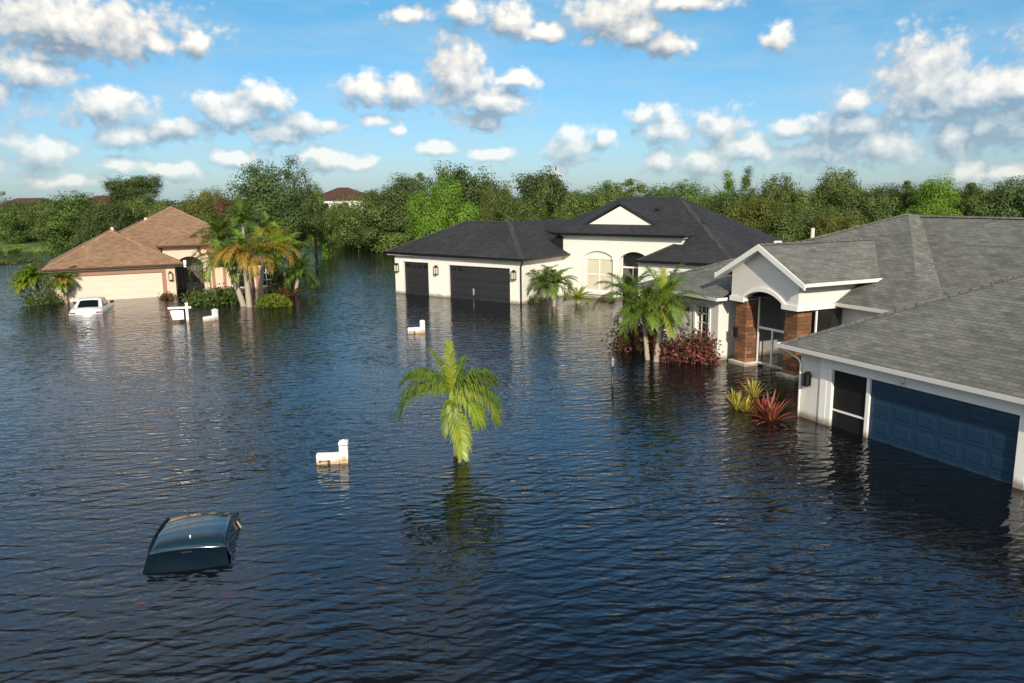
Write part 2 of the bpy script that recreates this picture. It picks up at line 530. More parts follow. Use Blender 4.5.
def crown(seed, nclump=60, per=90, leaf=0.085, lobes=6, flat=0.8, base=-0.75, spread=0.62, rough=0.3, clump_r=0.19, spiky=0):
    """leaf clumps through the volume of a lobed crown of about unit radius"""
    rng = np.random.default_rng(seed)
    leaf, per, nclump = leaf * 0.54, int(per * 2.5), int(nclump * 1.2)
    lob = []
    for i in range(lobes):
        a = rng.uniform(0, 2 * math.pi)
        r = spread * math.sqrt(rng.uniform(0.05, 1))
        z = rng.uniform(base * 0.75, 0.55) * flat
        lob.append((r * math.cos(a), r * math.sin(a), z, rng.uniform(0.34, 0.55)))
    lob.append((0, 0, 0.1, 0.6))
    lob = np.array(lob)
    cc = []
    while len(cc) < nclump:
        L = lob[rng.integers(len(lob))]
        d = rng.normal(size=3)
        d[2] += 0.25
        d /= np.linalg.norm(d)
        rr = L[3] * rng.uniform(0.55, 1.08)
        p_ = L[:3] + d * rr * np.array([1, 1, 0.9])
        if p_[2] > base:
            cc.append((p_, d))
    for k in range(spiky):
        a = rng.uniform(0, 6.28)
        r = rng.uniform(0, 0.5)
        cc.append((np.array([r * math.cos(a), r * math.sin(a), 0.75 + rng.uniform(0, 0.38) - r * 0.4]), np.array([0, 0, 1.0])))
    V, F, T, o = [], [], [], 0
    for (c_, d) in cc:
        n = int(per * rng.uniform(0.6, 1.4))
        cr_ = clump_r * rng.uniform(0.6, 1.35)
        q = np.clip(rng.normal(size=(n, 3)), -1.7, 1.7) * cr_ * np.array([0.62, 0.62, 0.42])
        pos = c_ + q
        out = q / (np.linalg.norm(q, axis=1)[:, None] + 1e-6) * 1.3 + np.tile(d, (n, 1)) * 0.7
        v, f = leaf_quads(rng, pos, leaf, 0.4, out, 0.55, 0.55)
        V.append(v); F.append(f + o); o += len(v)
        ct = np.clip(rng.normal(0.42, 0.17), 0, 1)
        T.append(np.clip(ct + rng.normal(0, 0.12, n), 0, 1))
    V = np.concatenate(V)
    lo, hi = np.percentile(V[:, 2], [0.5, 99.7])
    V[:, 2] = (V[:, 2] - (lo + hi) / 2) * 2 / (hi - lo)
    V[:, :2] /= np.percentile(np.linalg.norm(V[:, :2], axis=1), 97)
    return V, np.concatenate(F), np.concatenate(T)

CROWNS = {}
def crown_mesh(kind, mat):
    key = (kind, mat)
    if key not in CROWNS:
        p_ = {
            'oak0': dict(seed=11, nclump=120, per=95, leaf=0.080, lobes=8),
            'oak1': dict(seed=23, nclump=110, per=95, leaf=0.080, lobes=7, spread=0.7),
            'oak2': dict(seed=37, nclump=130, per=85, leaf=0.075, lobes=9, flat=1.0),
            'oak3': dict(seed=41, nclump=100, per=95, leaf=0.085, lobes=6, spread=0.75, flat=0.7),
            'airy': dict(seed=53, nclump=80, per=60, leaf=0.080, lobes=7, clump_r=0.15, spiky=12),
            'spire': dict(seed=61, nclump=80, per=80, leaf=0.075, lobes=7, spread=0.4, flat=1.3),
            'bushy': dict(seed=71, nclump=130, per=90, leaf=0.085, lobes=10, base=-0.95, spread=0.7, flat=0.9),
            'tuft': dict(seed=83, nclump=70, per=80, leaf=0.09, lobes=5, spiky=18, clump_r=0.14),
        }[kind]
        v, f, t = crown(**p_)
        CROWNS[key] = np_mesh('crown', v, f, t, [mat])
    return CROWNS[key]

def trunk_mb(h, r, seed, spread):
    rnd = random.Random(seed)
    mb = MB(False)
    top = Vector((rnd.uniform(-.3, .3), rnd.uniform(-.3, .3), h * 0.62))
    mid = Vector((top.x * 0.4 + rnd.uniform(-.15, .15), top.y * 0.4, h * 0.32))
    mb.tube([(0, 0, -1.1), (0, 0, 0.1), mid, top], [r * 1.35, r * 1.1, r * 0.85, r * 0.55], 8)
    for k in range(5):
        a = k * 1.257 + rnd.uniform(-.4, .4)
        st = mid.lerp(top, rnd.uniform(0.3, 1.0))
        e = Vector((math.cos(a) * spread * rnd.uniform(.5, .75), math.sin(a) * spread * rnd.uniform(.5, .75), h * rnd.uniform(.7, .88)))
        mb.tube([st, st.lerp(e, 0.5) + Vector((0, 0, h * 0.05)), e], [r * 0.45, r * 0.3, r * 0.1], 6)
    return mb

TREE_N = [0]
def tree(px, topy, hw, dist, kind, mat, label, base_z=0.2, group=None, name='tree', cat='tree', low=0.12, zs=1.0):
    TREE_N[0] += 1
    n = TREE_N[0]
    P = far_at(px, topy, dist)
    rad = hw * math.hypot(P.x, P.y) / FPX
    h = P.z - base_z
    o = empty(name, (P.x, P.y, base_z), random.Random(n).uniform(0, 6.28), label, cat, group)
    c = link('crown', crown_mesh(kind, mat), o)
    hz = h * (1 - low) / 2
    c.location = (0, 0, h * low + hz)
    c.scale = (rad, rad, hz)
    trunk_mb(h, max(0.12, h * 0.022), n, rad).build('trunk', 'bark', o, True)
    return o

def blob_mass(name, blobs, leaf, per, mat, seed=5, up=0.4):
    """one mesh of many leaf clumps: blobs = (x, y, z, rx, rz)"""
    rng = np.random.default_rng(seed)
    V, F, T, o = [], [], [], 0
    for (x, y, z, rx, rz) in blobs:
        n = int(per * rng.uniform(0.8, 1.2))
        d = rng.normal(size=(n, 3))
        d /= np.linalg.norm(d, axis=1)[:, None]
        # clumps on the blob surface
        k = rng.normal(size=(10, 3)); k[:, 2] += 0.2
        k /= np.linalg.norm(k, axis=1)[:, None]
        idx = rng.integers(0, 10, n)
        rr = rng.uniform(0.5, 1.0, n)[:, None]
        pos = (k[idx] * 0.75 + d * 0.45 * rr) * np.array([rx, rx, rz]) + np.array([x, y, z])
        v, f = leaf_quads(rng, pos, leaf, up, d * 1.1 + k[idx] * 0.7, 0.55, 0.6)
        V.append(v); F.append(f + o); o += len(v)
        ct = rng.uniform(0.2, 0.7)
        kt = rng.normal(0, 0.14, 10)
        T.append(np.clip(ct + kt[idx] + rng.normal(0, 0.14, n), 0, 1))
    return link(name, np_mesh(name, np.concatenate(V), np.concatenate(F), np.concatenate(T), [mat]))

# ------------------------------------------------------------------ palms
def frond_mesh(rng, az, elev, length, droop, mat, pairs=40, leaf_len=0.45, width=0.04, twist=0.0, hang=0.5, tone0=0.5, vshape=0.35):
    """feather frond: rachis arc with leaflets either side, returns mesh at the crown's origin"""
    V, F, T = [], [], []
    n = 18
    pairs = int(pairs * 1.35)
    width = width * 0.52
    hang = hang * 1.7
    pts, tang = [], []
    p_ = Vector((0, 0, 0))
    e = elev
    for i in range(n + 1):
        t = i / n
        e_ = elev - droop * (t ** 1.25)
        d = Vector((math.cos(az + twist * t) * math.cos(e_), math.sin(az + twist * t) * math.cos(e_), math.sin(e_)))
        pts.append(p_.copy()); tang.append(d)
        p_ = p_ + d * (length / n)
    def at(t):
        x = t * n
        i = min(int(x), n - 1)
        return pts[i].lerp(pts[i + 1], x - i), tang[i].lerp(tang[i + 1], x - i).normalized()
    def quad(a, b, c, d, tone):
        k = len(V)
        V.extend([a, b, c, d]); F.append((k, k + 1, k + 2, k + 3)); T.append(tone)
    for i in range(n):     # rachis, triangular section
        w = 0.022 * (1 - i / n) * length / 1.8 + 0.006
        sd = tang[i].cross(Vector((0, 0, 1)))
        sd = sd.normalized() if sd.length > 1e-3 else Vector((1, 0, 0))
        upv = sd.cross(tang[i]).normalized()
        a, b = pts[i], pts[i + 1]
        quad(a - sd * w, b - sd * w, b + upv * w, a + upv * w, 0.8)
        quad(a + upv * w, b + upv * w, b + sd * w, a + sd * w, 0.8)
    for i in range(pairs):
        t = 0.10 + 0.90 * (i + rng.uniform(-0.2, 0.2)) / pairs
        t = min(max(t, 0.05), 0.995)
        q, d = at(t)
        sd = d.cross(Vector((0, 0, 1)))
        sd = sd.normalized() if sd.length > 1e-3 else Vector((1, 0, 0))
        upv = sd.cross(d).normalized()
        ll = leaf_len * (0.35 + 0.65 * math.sin(math.pi * min(1, 0.15 + t * 0.78))) * rng.uniform(0.85, 1.12)
        for sg in (-1, 1):
            fw = 0.45 + 0.55 * t
            vdir = (d * (fw + rng.uniform(-.15, .25)) + sd * sg * (1.0 - 0.3 * t) + upv * (vshape + rng.uniform(-0.3, 0.25))).normalized()
            a = q
            m_ = q + vdir * ll * 0.5
            vd2 = (vdir + Vector((0, 0, -1)) * hang * rng.uniform(0.7, 1.4)).normalized()
            tip = m_ + vd2 * ll * 0.5
            wv = vdir.cross(upv)
            wv = wv.normalized() * width * 0.5 if wv.length > 1e-3 else d * width * 0.5
            tn = min(1, max(0, tone0 + rng.gauss(0, 0.24)))
            quad(a - wv * 0.6, a + wv * 0.6, m_ + wv, m_ - wv, tn)
            quad(m_ - wv, m_ + wv, tip + wv * 0.12, tip - wv * 0.12, tn)
    me = np_mesh('frond', [tuple(v) for v in V], F, T, [mat])
    return me

def palm(name, label, base, top, r0, r1, fronds, group=None, shaft=None, trunk_mat='palm_trunk', base_z=-1.0, bend=0.0, seed=1):
    """fronds: list of dict(az, elev, length, droop, mat, ...)"""
    o = empty(name, (base[0], base[1], 0.0), 0.0, label, 'palm tree', group)
    d = Vector(top) - Vector((base[0], base[1], 0))
    mb = MB(False)
    pts, rad = [], []
    N = 12
    for i in range(N + 1):
        t = i / N
        z = base_z + (d.z - base_z) * t
        k = max(0.0, z / d.z) if d.z else 0
        x = d.x * (k + bend * k * (1 - k)); y = d.y * k
        r = r0 + (r1 - r0) * t
        r *= 1.0 + (0.05 if i % 2 else -0.03)
        pts.append((x, y, z)); rad.append(r)
    mb.tube(pts, rad, 10)
    mb.build('trunk', trunk_mat, o, True)
    if shaft:
        ms = MB(False)
        u_ = Vector(d) - Vector(pts[-2]); u_.normalize()
        a = Vector(d) - u_ * shaft
        ms.tube([a, a + u_ * shaft * 0.3, Vector(d), Vector(d) + u_ * shaft * 0.35], [r1 * 1.05, r1 * 1.35, r1 * 0.95, r1 * 0.4], 10)
        ms.build('crownshaft', 'palm_shaft', o, True)
    rng = random.Random(seed)
    for f in fronds:
        f = dict(f)
        me = frond_mesh(rng, R(f.pop('az')), R(f.pop('elev')), f.pop('length'), R(f.pop('droop')), f.pop('mat', 'frond'), **f)
        fo = link('frond', me, o)
        fo.location = d
    return o

def auto_fronds(seed, n, length, mat='frond', elev=(70, 0), droop=(70, 130), gold=0.0, pairs=34, leaf_len=0.5, width=0.05, **kw):
    rnd = random.Random(seed)
    out = []
    for i in range(n):
        k = i / max(1, n - 1)
        out.append(dict(az=(i * 137.5 + rnd.uniform(-18, 18)) % 360, elev=elev[0] + (elev[1] - elev[0]) * k + rnd.uniform(-8, 8),
                        droop=droop[0] + (droop[1] - droop[0]) * k * rnd.uniform(.8, 1.1), length=length * rnd.uniform(.85, 1.1),
                        mat=('frond_gold' if rnd.random() < gold * (0.3 + k * 1.2) else mat), pairs=pairs, leaf_len=leaf_len, width=width,
                        twist=rnd.uniform(-.35, .35), tone0=rnd.uniform(.3, .7), **kw))
    return out

# ------------------------------------------------------------------ shrubs
def shrub(name, label, loc, rx, ry, rz, leaf, n, mat, seed, cat='shrub', group=None, clumps=16, aspect=0.45, flat_top=False, zc=0.3, rot=0.0):
    rng = np.random.default_rng(seed)
    o = empty(name, loc, rot, label, cat, group)
    V, F, T, off = [], [], [], 0
    for i in range(clumps):
        d = rng.normal(size=3); d[2] = abs(d[2]) * 0.9
        d /= np.linalg.norm(d)
        c_ = d * np.array([rx, ry, rz]) * rng.uniform(0.45, 0.85)
        k = n // clumps
        pos = c_ + rng.normal(size=(k, 3)) * np.array([rx, ry, rz]) * 0.24
        if flat_top:
            pos = pos / np.maximum(1, np.linalg.norm(pos / np.array([rx, ry, rz]), axis=1) / 0.98)[:, None]
        pos[:, 2] = np.maximum(pos[:, 2], -0.15)
        v, f = leaf_quads(rng, pos, leaf, 0.3, np.tile(d, (k, 1)) * 0.6, aspect)
        V.append(v); F.append(f + off); off += len(v)
        ct = np.clip(rng.normal(0.45, 0.2), 0, 1)
        T.append(np.clip(ct + rng.normal(0, 0.2, k), 0, 1))
    c = link('foliage', np_mesh('foliage', np.concatenate(V), np.concatenate(F), np.concatenate(T), [mat]), o)
    mb = MB(False)
    rnd = random.Random(seed)
    for k in range(6):
        a = rnd.uniform(0, 6.28)
        e = (math.cos(a) * rx * .5, math.sin(a) * ry * .5, rz * .6)
        mb.tube([(e[0] * .3, e[1] * .3, -0.9), (e[0] * .5, e[1] * .5, 0), e], [0.03, 0.025, 0.008], 5)
    mb.build('stem', 'bark', o, True)
    return o

def blade_plant(name, label, loc, n, length, width, mat, seed, spread=1.0, cat='plant', group=None, elev=(80, 30), tone=(.2, .9), cluster=1, area=0.0):
    rnd = random.Random(seed)
    o = empty(name, loc, 0, label, cat, group)
    V, F, T = [], [], []
    for i in range(n):
        k = i / max(1, n - 1)
        az = i * 2.4 + rnd.uniform(-.3, .3)
        cx, cy = 0, 0
        if cluster > 1:
            j = i % cluster
            cx, cy = area * math.cos(j * 2.3 + seed), area * math.sin(j * 2.3 + seed) * 0.8
        e = R(elev[0] + (elev[1] - elev[0]) * k + rnd.uniform(-8, 8))
        L = length * rnd.uniform(.7, 1.15)
        p_ = Vector((cx, cy, -0.12))
        tn = rnd.uniform(*tone)
        prev = None
        N = 6
        sdv = Vector((-math.sin(az), math.cos(az), 0))
        for s_ in range(N + 1):
            t = s_ / N
            w = width * (0.5 + 1.1 * t) * (1 - t) ** 0.6 if t < 1 else 0.002
            w = max(w, 0.003)
            ee = e - t * t * 0.9 * spread * (1 - math.sin(e) * 0.6)
            upn = Vector((-math.cos(az) * math.sin(ee), -math.sin(az) * math.sin(ee), math.cos(ee)))
            cur = (p_ - sdv * w, p_ - upn * w * 0.35, p_ + sdv * w)
            if prev:
                k0 = len(V)
                V.extend([prev[0], prev[1], cur[1], cur[0], prev[1], prev[2], cur[2], cur[1]])
                F.append((k0, k0 + 1, k0 + 2, k0 + 3)); F.append((k0 + 4, k0 + 5, k0 + 6, k0 + 7))
                T.extend([min(1, max(0, tn + rnd.gauss(0, .1)))] * 2)
            prev = cur
            p_ = p_ + Vector((math.cos(az) * math.cos(ee), math.sin(az) * math.cos(ee), math.sin(ee))) * (L / N)
    link('blades', np_mesh('blades', [tuple(v) for v in V], F, T, [mat]), o)
    mb = MB(False)
    mb.tube([(0, 0, -1.0), (0, 0, -0.05)], [0.06, 0.04], 6)
    mb.build('stem', 'bark', o, True)
    return o

# ================================================================== HOUSE 1: grey roof, navy garage door
class House:
    def __init__(s, name, px, py, ang, label, cat='house', group=None):
        p_ = ground_at(px, py)
        s.a = R(ang)
        s.o = empty(name, p_, s.a, label, cat, group)
    def world(s, u, v, z):
        return s.o.location + Vector((v * math.cos(s.a) - u * math.sin(s.a), v * math.sin(s.a) + u * math.cos(s.a), z))

def arch_pts(u0, u1, zs, rise, n=14, rev=False):
    """circular-ish arch from (u0, zs) to (u1, zs)"""
    w = (u1 - u0) / 2
    rad = (w * w + rise * rise) / (2 * rise)
    cu, cz = (u0 + u1) / 2, zs + rise - rad
    a = math.asin(min(1, w / rad))
    q = [(cu + rad * math.sin(-a + 2 * a * i / n), cz + rad * math.cos(-a + 2 * a * i / n)) for i in range(n + 1)]
    return q[::-1] if rev else q

def arch_band(mb, u0, u1, zs, rise, w, v0, v1, n=14):
    """band of width w following the outside of an arch"""
    a = arch_pts(u0, u1, zs, rise, n)
    b = arch_pts(u0 - w, u1 + w, zs, rise + w, n)
    for i in range(n):
        mb.prism([(a[i][0], v0, a[i][1]), (a[i + 1][0], v0, a[i + 1][1]), (b[i + 1][0], v0, b[i + 1][1]), (b[i][0], v0, b[i][1])], (0, v1 - v0, 0))

def window_unit(h, u0, u1, z0, z1, v, pane, cols=2, rows=2, frame='white_trim', fw=0.06, axis='v', mun=0.025, depth=0.09, inset=0.06):
    """rectangular window set in a wall opening (front plane v): frame with muntins, and its pane"""
    mb = MB()
    def bx(a0, a1, d0, d1, c0, c1):
        mb.box(a0, a1, d0, d1, c0, c1) if axis == 'v' else mb.box(d0, d1, a0, a1, c0, c1)
    d0, d1 = v + inset, v + inset + depth
    bx(u0, u0 + fw, d0, d1, z0, z1); bx(u1 - fw, u1, d0, d1, z0, z1)
    bx(u0 + fw, u1 - fw, d0, d1, z0, z0 + fw); bx(u0 + fw, u1 - fw, d0, d1, z1 - fw, z1)
    for i in range(1, cols):
        x = u0 + (u1 - u0) * i / cols
        bx(x - mun, x + mun, d0 + 0.012, d1 - 0.02, z0 + fw, z1 - fw)
    for j in range(1, rows):
        z = z0 + (z1 - z0) * j / rows
        bx(u0 + fw, u1 - fw, d0 + 0.015, d1 - 0.022, z - mun, z + mun)
    w = mb.build('window', frame, h.o)
    pm = MB()
    if axis == 'v':
        pm.box(u0 + fw * .5, u1 - fw * .5, d1 - 0.035, d1 - 0.025, z0 + fw * .5, z1 - fw * .5)
    else:
        pm.box(d1 - 0.035, d1 - 0.025, u0 + fw * .5, u1 - fw * .5, z0 + fw * .5, z1 - fw * .5)
    pm.build('pane', pane, w)
    return w

def garage_door(h, u0, u1, z1, v, mat, cols, rows, z0=-0.9, glass=False, name='garage_door', dp=0.021):
    mb = MB()
    mb.box(u0, u1, v, v + 0.05, z0, z1)
    rh = (z1 - z0) / rows
    cw = (u1 - u0) / cols
    for j in range(rows):
        zz = z0 + j * rh
        mb.box(u0, u1, v - 0.012, v - 0.0015, zz + 0.012, zz + rh - 0.012)
        for i in range(cols):
            a0, a1 = u0 + i * cw + cw * .1, u0 + (i + 1) * cw - cw * .1
            b0, b1 = zz + rh * .17, zz + rh * .83
            if glass and j == rows - 1:
                continue
            # raised field: a bevelled frustum
            e = 0.045
            f = [(a0, v - 0.0135, b0), (a1, v - 0.0135, b0), (a1, v - 0.0135, b1), (a0, v - 0.0135, b1)]
            g = [(a0 + e, v - dp, b0 + e), (a1 - e, v - dp, b0 + e), (a1 - e, v - dp, b1 - e), (a0 + e, v - dp, b1 - e)]
            mb.poly(g)
            for k in range(4):
                mb.poly([f[k], f[(k + 1) % 4], g[(k + 1) % 4], g[k]])
    d = mb.build(name, mat, h.o)
    if glass:
        zz = z0 + (rows - 1) * rh
        for i in range(cols):
            pm = MB()
            a0, a1 = u0 + i * cw + cw * .14, u0 + (i + 1) * cw - cw * .14
            pm.box(a0, a1, v - 0.02, v - 0.013, zz + rh * .28, zz + rh * .76)
            pm.build('window_pane', 'glass', d)
    return d

def wall_lamp(h, u, v, z, s=1.0, axis='v', sgn=-1, dark='black_metal', glass='lamp_glass'):
    mb = MB()
    gm = MB()
    def bx(m_, a0, a1, d0, d1, c0, c1):
        (m_.box(a0, a1, v + sgn * d1, v + sgn * d0, c0, c1) if axis == 'v' else m_.box(v + sgn * d1, v + sgn * d0, a0, a1, c0, c1))
    w = 0.09 * s
    bx(mb, u - w * .8, u + w * .8, 0, 0.03, z - 0.17 * s, z + 0.17 * s)
    bx(mb, u - w, u + w, 0.04, 0.04 + 2 * w, z + 0.15 * s, z + 0.19 * s)
    bx(mb, u - w * .5, u + w * .5, 0.032, 0.04 + 1.5 * w, z + 0.195 * s, z + 0.25 * s)
    bx(mb, u - w, u + w, 0.04, 0.04 + 2 * w, z - 0.18 * s, z - 0.15 * s)
    for a in (-1, 1):
        for b in (0, 1):
            x = u + a * (w - 0.012)
            y = 0.04 + b * (2 * w - 0.024)
            bx(mb, x - 0.011, x + 0.011, y, y + 0.022, z - 0.15 * s, z + 0.15 * s)
    o = mb.build('wall_lamp', dark, h.o)
    bx(gm, u - w + 0.03, u + w - 0.03, 0.065, 0.015 + 2 * w, z - 0.145 * s, z + 0.145 * s)
    gm.build('lamp_glass', glass, o)
    return o

def gutter(mb, a, b, w=0.12, h=0.13, out=(0, -1, 0)):
    """box gutter along the eave from a to b (top of the roof edge), hung outwards"""
    host, mb = mb, MB()
    host.pieces.append(mb)
    a, b = Vector(a), Vector(b)
    o = Vector(out)
    p1, p2 = a + o * w, b + o * w
    z0, z1 = -0.115, 0.02
    sec = lambda q, qo: [(q.x - o.x * 0.01, q.y - o.y * 0.01, q.z + z0), (qo.x - o.x * 0.035, qo.y - o.y * 0.035, q.z + z0), (qo.x, qo.y, q.z + z1), (qo.x - o.x * 0.02, qo.y - o.y * 0.02, q.z + z1), (qo.x - o.x * 0.05, qo.y - o.y * 0.05, q.z + z0 + 0.03), (q.x - o.x * 0.01, q.y - o.y * 0.01, q.z + z0 + 0.03)]
    A, B = sec(a, p1), sec(b, p2)
    n = len(A)
    for i in range(n):
        j = (i + 1) % n
        mb.poly([A[i], A[j], B[j], B[i]])
    mb.poly(A); mb.poly(B)

def ridge_caps(mb, a, b, w=0.16, lift=0.025):
    host, mb = mb, MB()
    host.pieces.append(mb)
    a, b = Vector(a), Vector(b)
    t = (b - a).normalized()
    sd = t.cross(Vector((0, 0, 1))).normalized() * w
    L = (b - a).length
    n = max(1, int(L / 0.3))
    for i in range(n):
        p0, p1 = a + t * (L * i / n), a + t * (L * (i + 1) / n)
        z0, z1 = lift + 0.012, lift
        for sg in (-1, 1):
            q = [p0 + Vector((0, 0, z0)), p1 + Vector((0, 0, z1)), p1 + sd * sg + Vector((0, 0, z1 - w * .40)), p0 + sd * sg + Vector((0, 0, z0 - w * .40))]
            uu = [(0.16 * sg + i * .37, i * .3), (0.16 * sg + i * .37, i * .3 + .14), (0.3 * sg + i * .37, i * .3 + .14), (0.3 * sg + i * .37, i * .3)]
            mb.poly([tuple(x) for x in q], uu)

def vent_pipe(h, u, v, z, roof, mat='black_metal'):
    mb = MB()
    mb.tube([(u, v, z - 0.1), (u, v, z + 0.28)], 0.05, 8)
    mb.box(u - 0.13, u + 0.13, v - 0.13, v + 0.13, z - 0.06, z + 0.02)
    mb.build('vent_pipe', mat, roof)

H1 = House('house', 797.9, 415.6, 25, 'grey shingled house with navy garage door and stone porch pillars, nearest the camera')
h = H1
GW = -9.4     # far side of the garage
# walls
w = MB()
w.wall('v', 0, GW, 0, -1.1, 2.2, [(-7.05, -1.12, -2, 1.78)], 0.2)
w.wall('u', 0, 0.2, 6.0, -1.1, 2.25, [], -0.2)
w.wall('u', GW, 0.2, 12, -1.1, 2.25, [], 0.2)
w.wall('v', 5.6, 0.0, 3.56, -1.1, 2.85, [], 0.2)
w.wall('v', 3.19, 7.9, 12.95, -1.1, 2.62, [(8.52, 9.4, 0.72, 2.28), (11.1, 12.0, 0.72, 2.28)], 0.2)
w.wall('u', 7.9, 3.39, 6.6, -1.1, 2.62, [], 0.2)
w.wall('u', 12.95, 3.39, 19, -1.1, 2.62, [], -0.2)
w.wall('v', 19, GW, 12.95, -1.1, 2.62, [], 0.2)
w.wall('u', 3.56, 3.51, 6.6, 2.72, 3.66, [], 0.24)       # porch header, side
w.wall('u', 7.14, 3.51, 6.6, 2.72, 3.66, [], -0.24)
# gable front with an arched cut
gu0, gu1, gc, gap, gs = 3.5, 7.2, 5.35, 5.1, 0.54
zt = lambda u: gap - gs * abs(u - gc) - 0.10
pts = [(gu0, 3.25, 2.72), (4.22, 3.25, 2.72), (4.22, 3.25, 2.86)]
pts += [(a, 3.25, z) for a, z in arch_pts(4.22, 6.48, 2.86, 0.36)][1:]
pts += [(6.48, 3.25, 2.72), (gu1, 3.25, 2.72), (gu1, 3.25, zt(gu1)), (gc, 3.25, gap - 0.10), (gu0, 3.25, zt(gu0))]
w.prism(pts, (0, 0.26, 0))
w.build('wall', 'grey_wall', h.o)
# dim porch behind the pillars
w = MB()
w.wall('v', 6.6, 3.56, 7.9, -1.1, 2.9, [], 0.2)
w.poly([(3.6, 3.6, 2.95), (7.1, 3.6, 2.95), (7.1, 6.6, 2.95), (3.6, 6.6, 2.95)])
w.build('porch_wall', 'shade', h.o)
w = MB()
w.box(5.0, 6.0, 6.55, 6.598, -1.0, 2.1)
for k in range(2):
    w.box(5.08 + k * .46, 5.46 + k * .46, 6.52, 6.549, 0.3, 1.9)
d = w.build('front_door', 'wood_door', h.o)
# roof slopes
r = MB()
P0, P1 = (5.3, 11.0, 6.10), (5.5, 12.0, 5.98)
r.slope([(13.4, 2.75, 2.77), (7.5, 2.75, 2.77), (7.5, 4.9, 3.64), (5.35, 9.13, 5.11), P0])
r.slope([(-0.2, 5.13, 2.9), (3.5, 5.13, 2.9), (3.5, 6.6, 3.71), (5.35, 9.13, 5.10), P0])
r.slope([(-0.2, 5.13, 2.9), P0, P1, (-0.05, 6.65, 2.95)])
r.slope([P1, (-14, 12.0, 5.98), (-14, 6.65, 2.95), (-0.05, 6.65, 2.95)])
r.slope([(13.4, 2.75, 2.77), P0, (5.5, 12.0, 6.0), (13.4, 19.4, 2.77)])
r.slope([P1, (-14, 12.0, 5.98), (-14, 19.4, 2.6), (13.4, 19.4, 2.77)])
GE, GA = 2.34, (-4.7, 4.63, 5.0)
r.slope([(0.43, -0.5, GE), (-9.83, -0.5, GE), GA])
r.slope([(0.43, -0.5, GE), GA, (-4.7, 13, 5.0), (0.43, 9.5, GE)])
r.slope([(-9.83, -0.5, GE), GA, (-4.7, 13, 5.0), (-9.83, 13, GE)])
roof = r.build('roof', 'grey_roof', h.o)
r = MB()
r.slope([(2.93, 2.9, 3.79), (5.35, 2.9, 5.10), (5.35, 9.3, 5.10), (2.93, 7.0, 3.79)])
r.slope([(7.77, 2.9, 3.79), (5.35, 2.9, 5.10), (5.35, 9.3, 5.10), (7.77, 6.2, 3.79)])
r.build('gable_roof', 'grey_roof', h.o)
r = MB()
ridge_caps(r, (0.43, -0.5, GE), GA)
ridge_caps(r, (13.4, 2.75, 2.77), P0)
ridge_caps(r, P1, (-14, 12.0, 5.98))
ridge_caps(r, (5.35, 2.9, 5.10), (5.35, 9.1, 5.10))
r.build('ridge_cap', 'grey_roof', roof)
# gutters and fascias
g = MB()
gutter(g, (0.55, -0.5, GE), (-9.95, -0.5, GE))
gutter(g, (0.43, -0.5, GE), (0.43, 5.0, GE), out=(1, 0, 0))
gutter(g, (13.4, 2.75, 2.77), (7.48, 2.75, 2.77))
gutter(g, (7.48, 2.63, 2.77), (7.48, 3.2, 2.77), out=(-1, 0, 0))
gutter(g, (3.5, 5.13, 2.9), (-0.1, 5.13, 2.9))
gutter(g, (2.93, 2.9, 3.79), (2.93, 7.0, 3.79), out=(-1, 0, 0))
gutter(g, (7.77, 2.9, 3.79), (7.77, 6.2, 3.79), out=(1, 0, 0))
g.build('gutter', 'white_trim', h.o)
for sg in (-1, 1):        # barge boards of the gable
    g = MB()
    e = (gc + sg * 2.50, 2.86, 3.79 - 0.02)
    a = (gc, 2.86, 5.10 + 0.005)
    g.prism([e, a, (a[0], a[1], a[2] - 0.24), (e[0], e[1], e[2] - 0.20)], (0, 0.05, 0))
    g.build('barge_board', 'white_trim', h.o)
g = MB()                    # soffits
g.box(-9.7, 0.36, -0.46, 0.19, 2.19, 2.215)
g.box(7.55, 13.3, 2.79, 3.38, 2.62, 2.645)
g.box(-0.05, 3.3, 5.16, 5.75, 2.74, 2.765)
g.prism([(2.98, 2.93, 3.65), (gc, 2.93, 4.93), (7.72, 2.93, 3.65), (7.72, 2.93, 3.63), (gc, 2.93, 4.91), (2.98, 2.93, 3.63)], (0, 0.33, 0))
g.build('soffit', 'white_trim', h.o)
# porch pillars
for pu in (3.72, 6.52):
    p_ = MB()
    p_.box(pu + .03, pu + 0.70, 3.52, 4.22, 0.16, 2.75)
    po = p_.build('pillar', 'stone', h.o, bevel=0.01)
    q = MB()
    q.box(pu - 0.13, pu + 0.87, 3.37, 4.37, -1.0, 0.16)
    q.build('plinth', 'white_trim', po, bevel=0.015)
# arch trim
t = MB()
arch_band(t, 4.30, 6.40, 2.90, 0.34, 0.17, 3.19, 3.248)
for (a0, a1) in ((gu0 - 0.04, 4.298), (6.402, gu1 + 0.04)):
    t.box(a0, a1, 3.188, 3.2475, 2.70, 2.90)
t.box(gu0 - 0.045, gu0 - 0.002, 3.25, 6.5, 2.70, 2.86)
t.build('arch_trim', 'white_trim', h.o)
for a0 in (3.6, 6.5):
    t = MB()
    t.box(a0, a0 + .6, 3.52, 4.3, 2.745, 2.79)
    t.build('porch_soffit', 'beige_soffit', h.o)
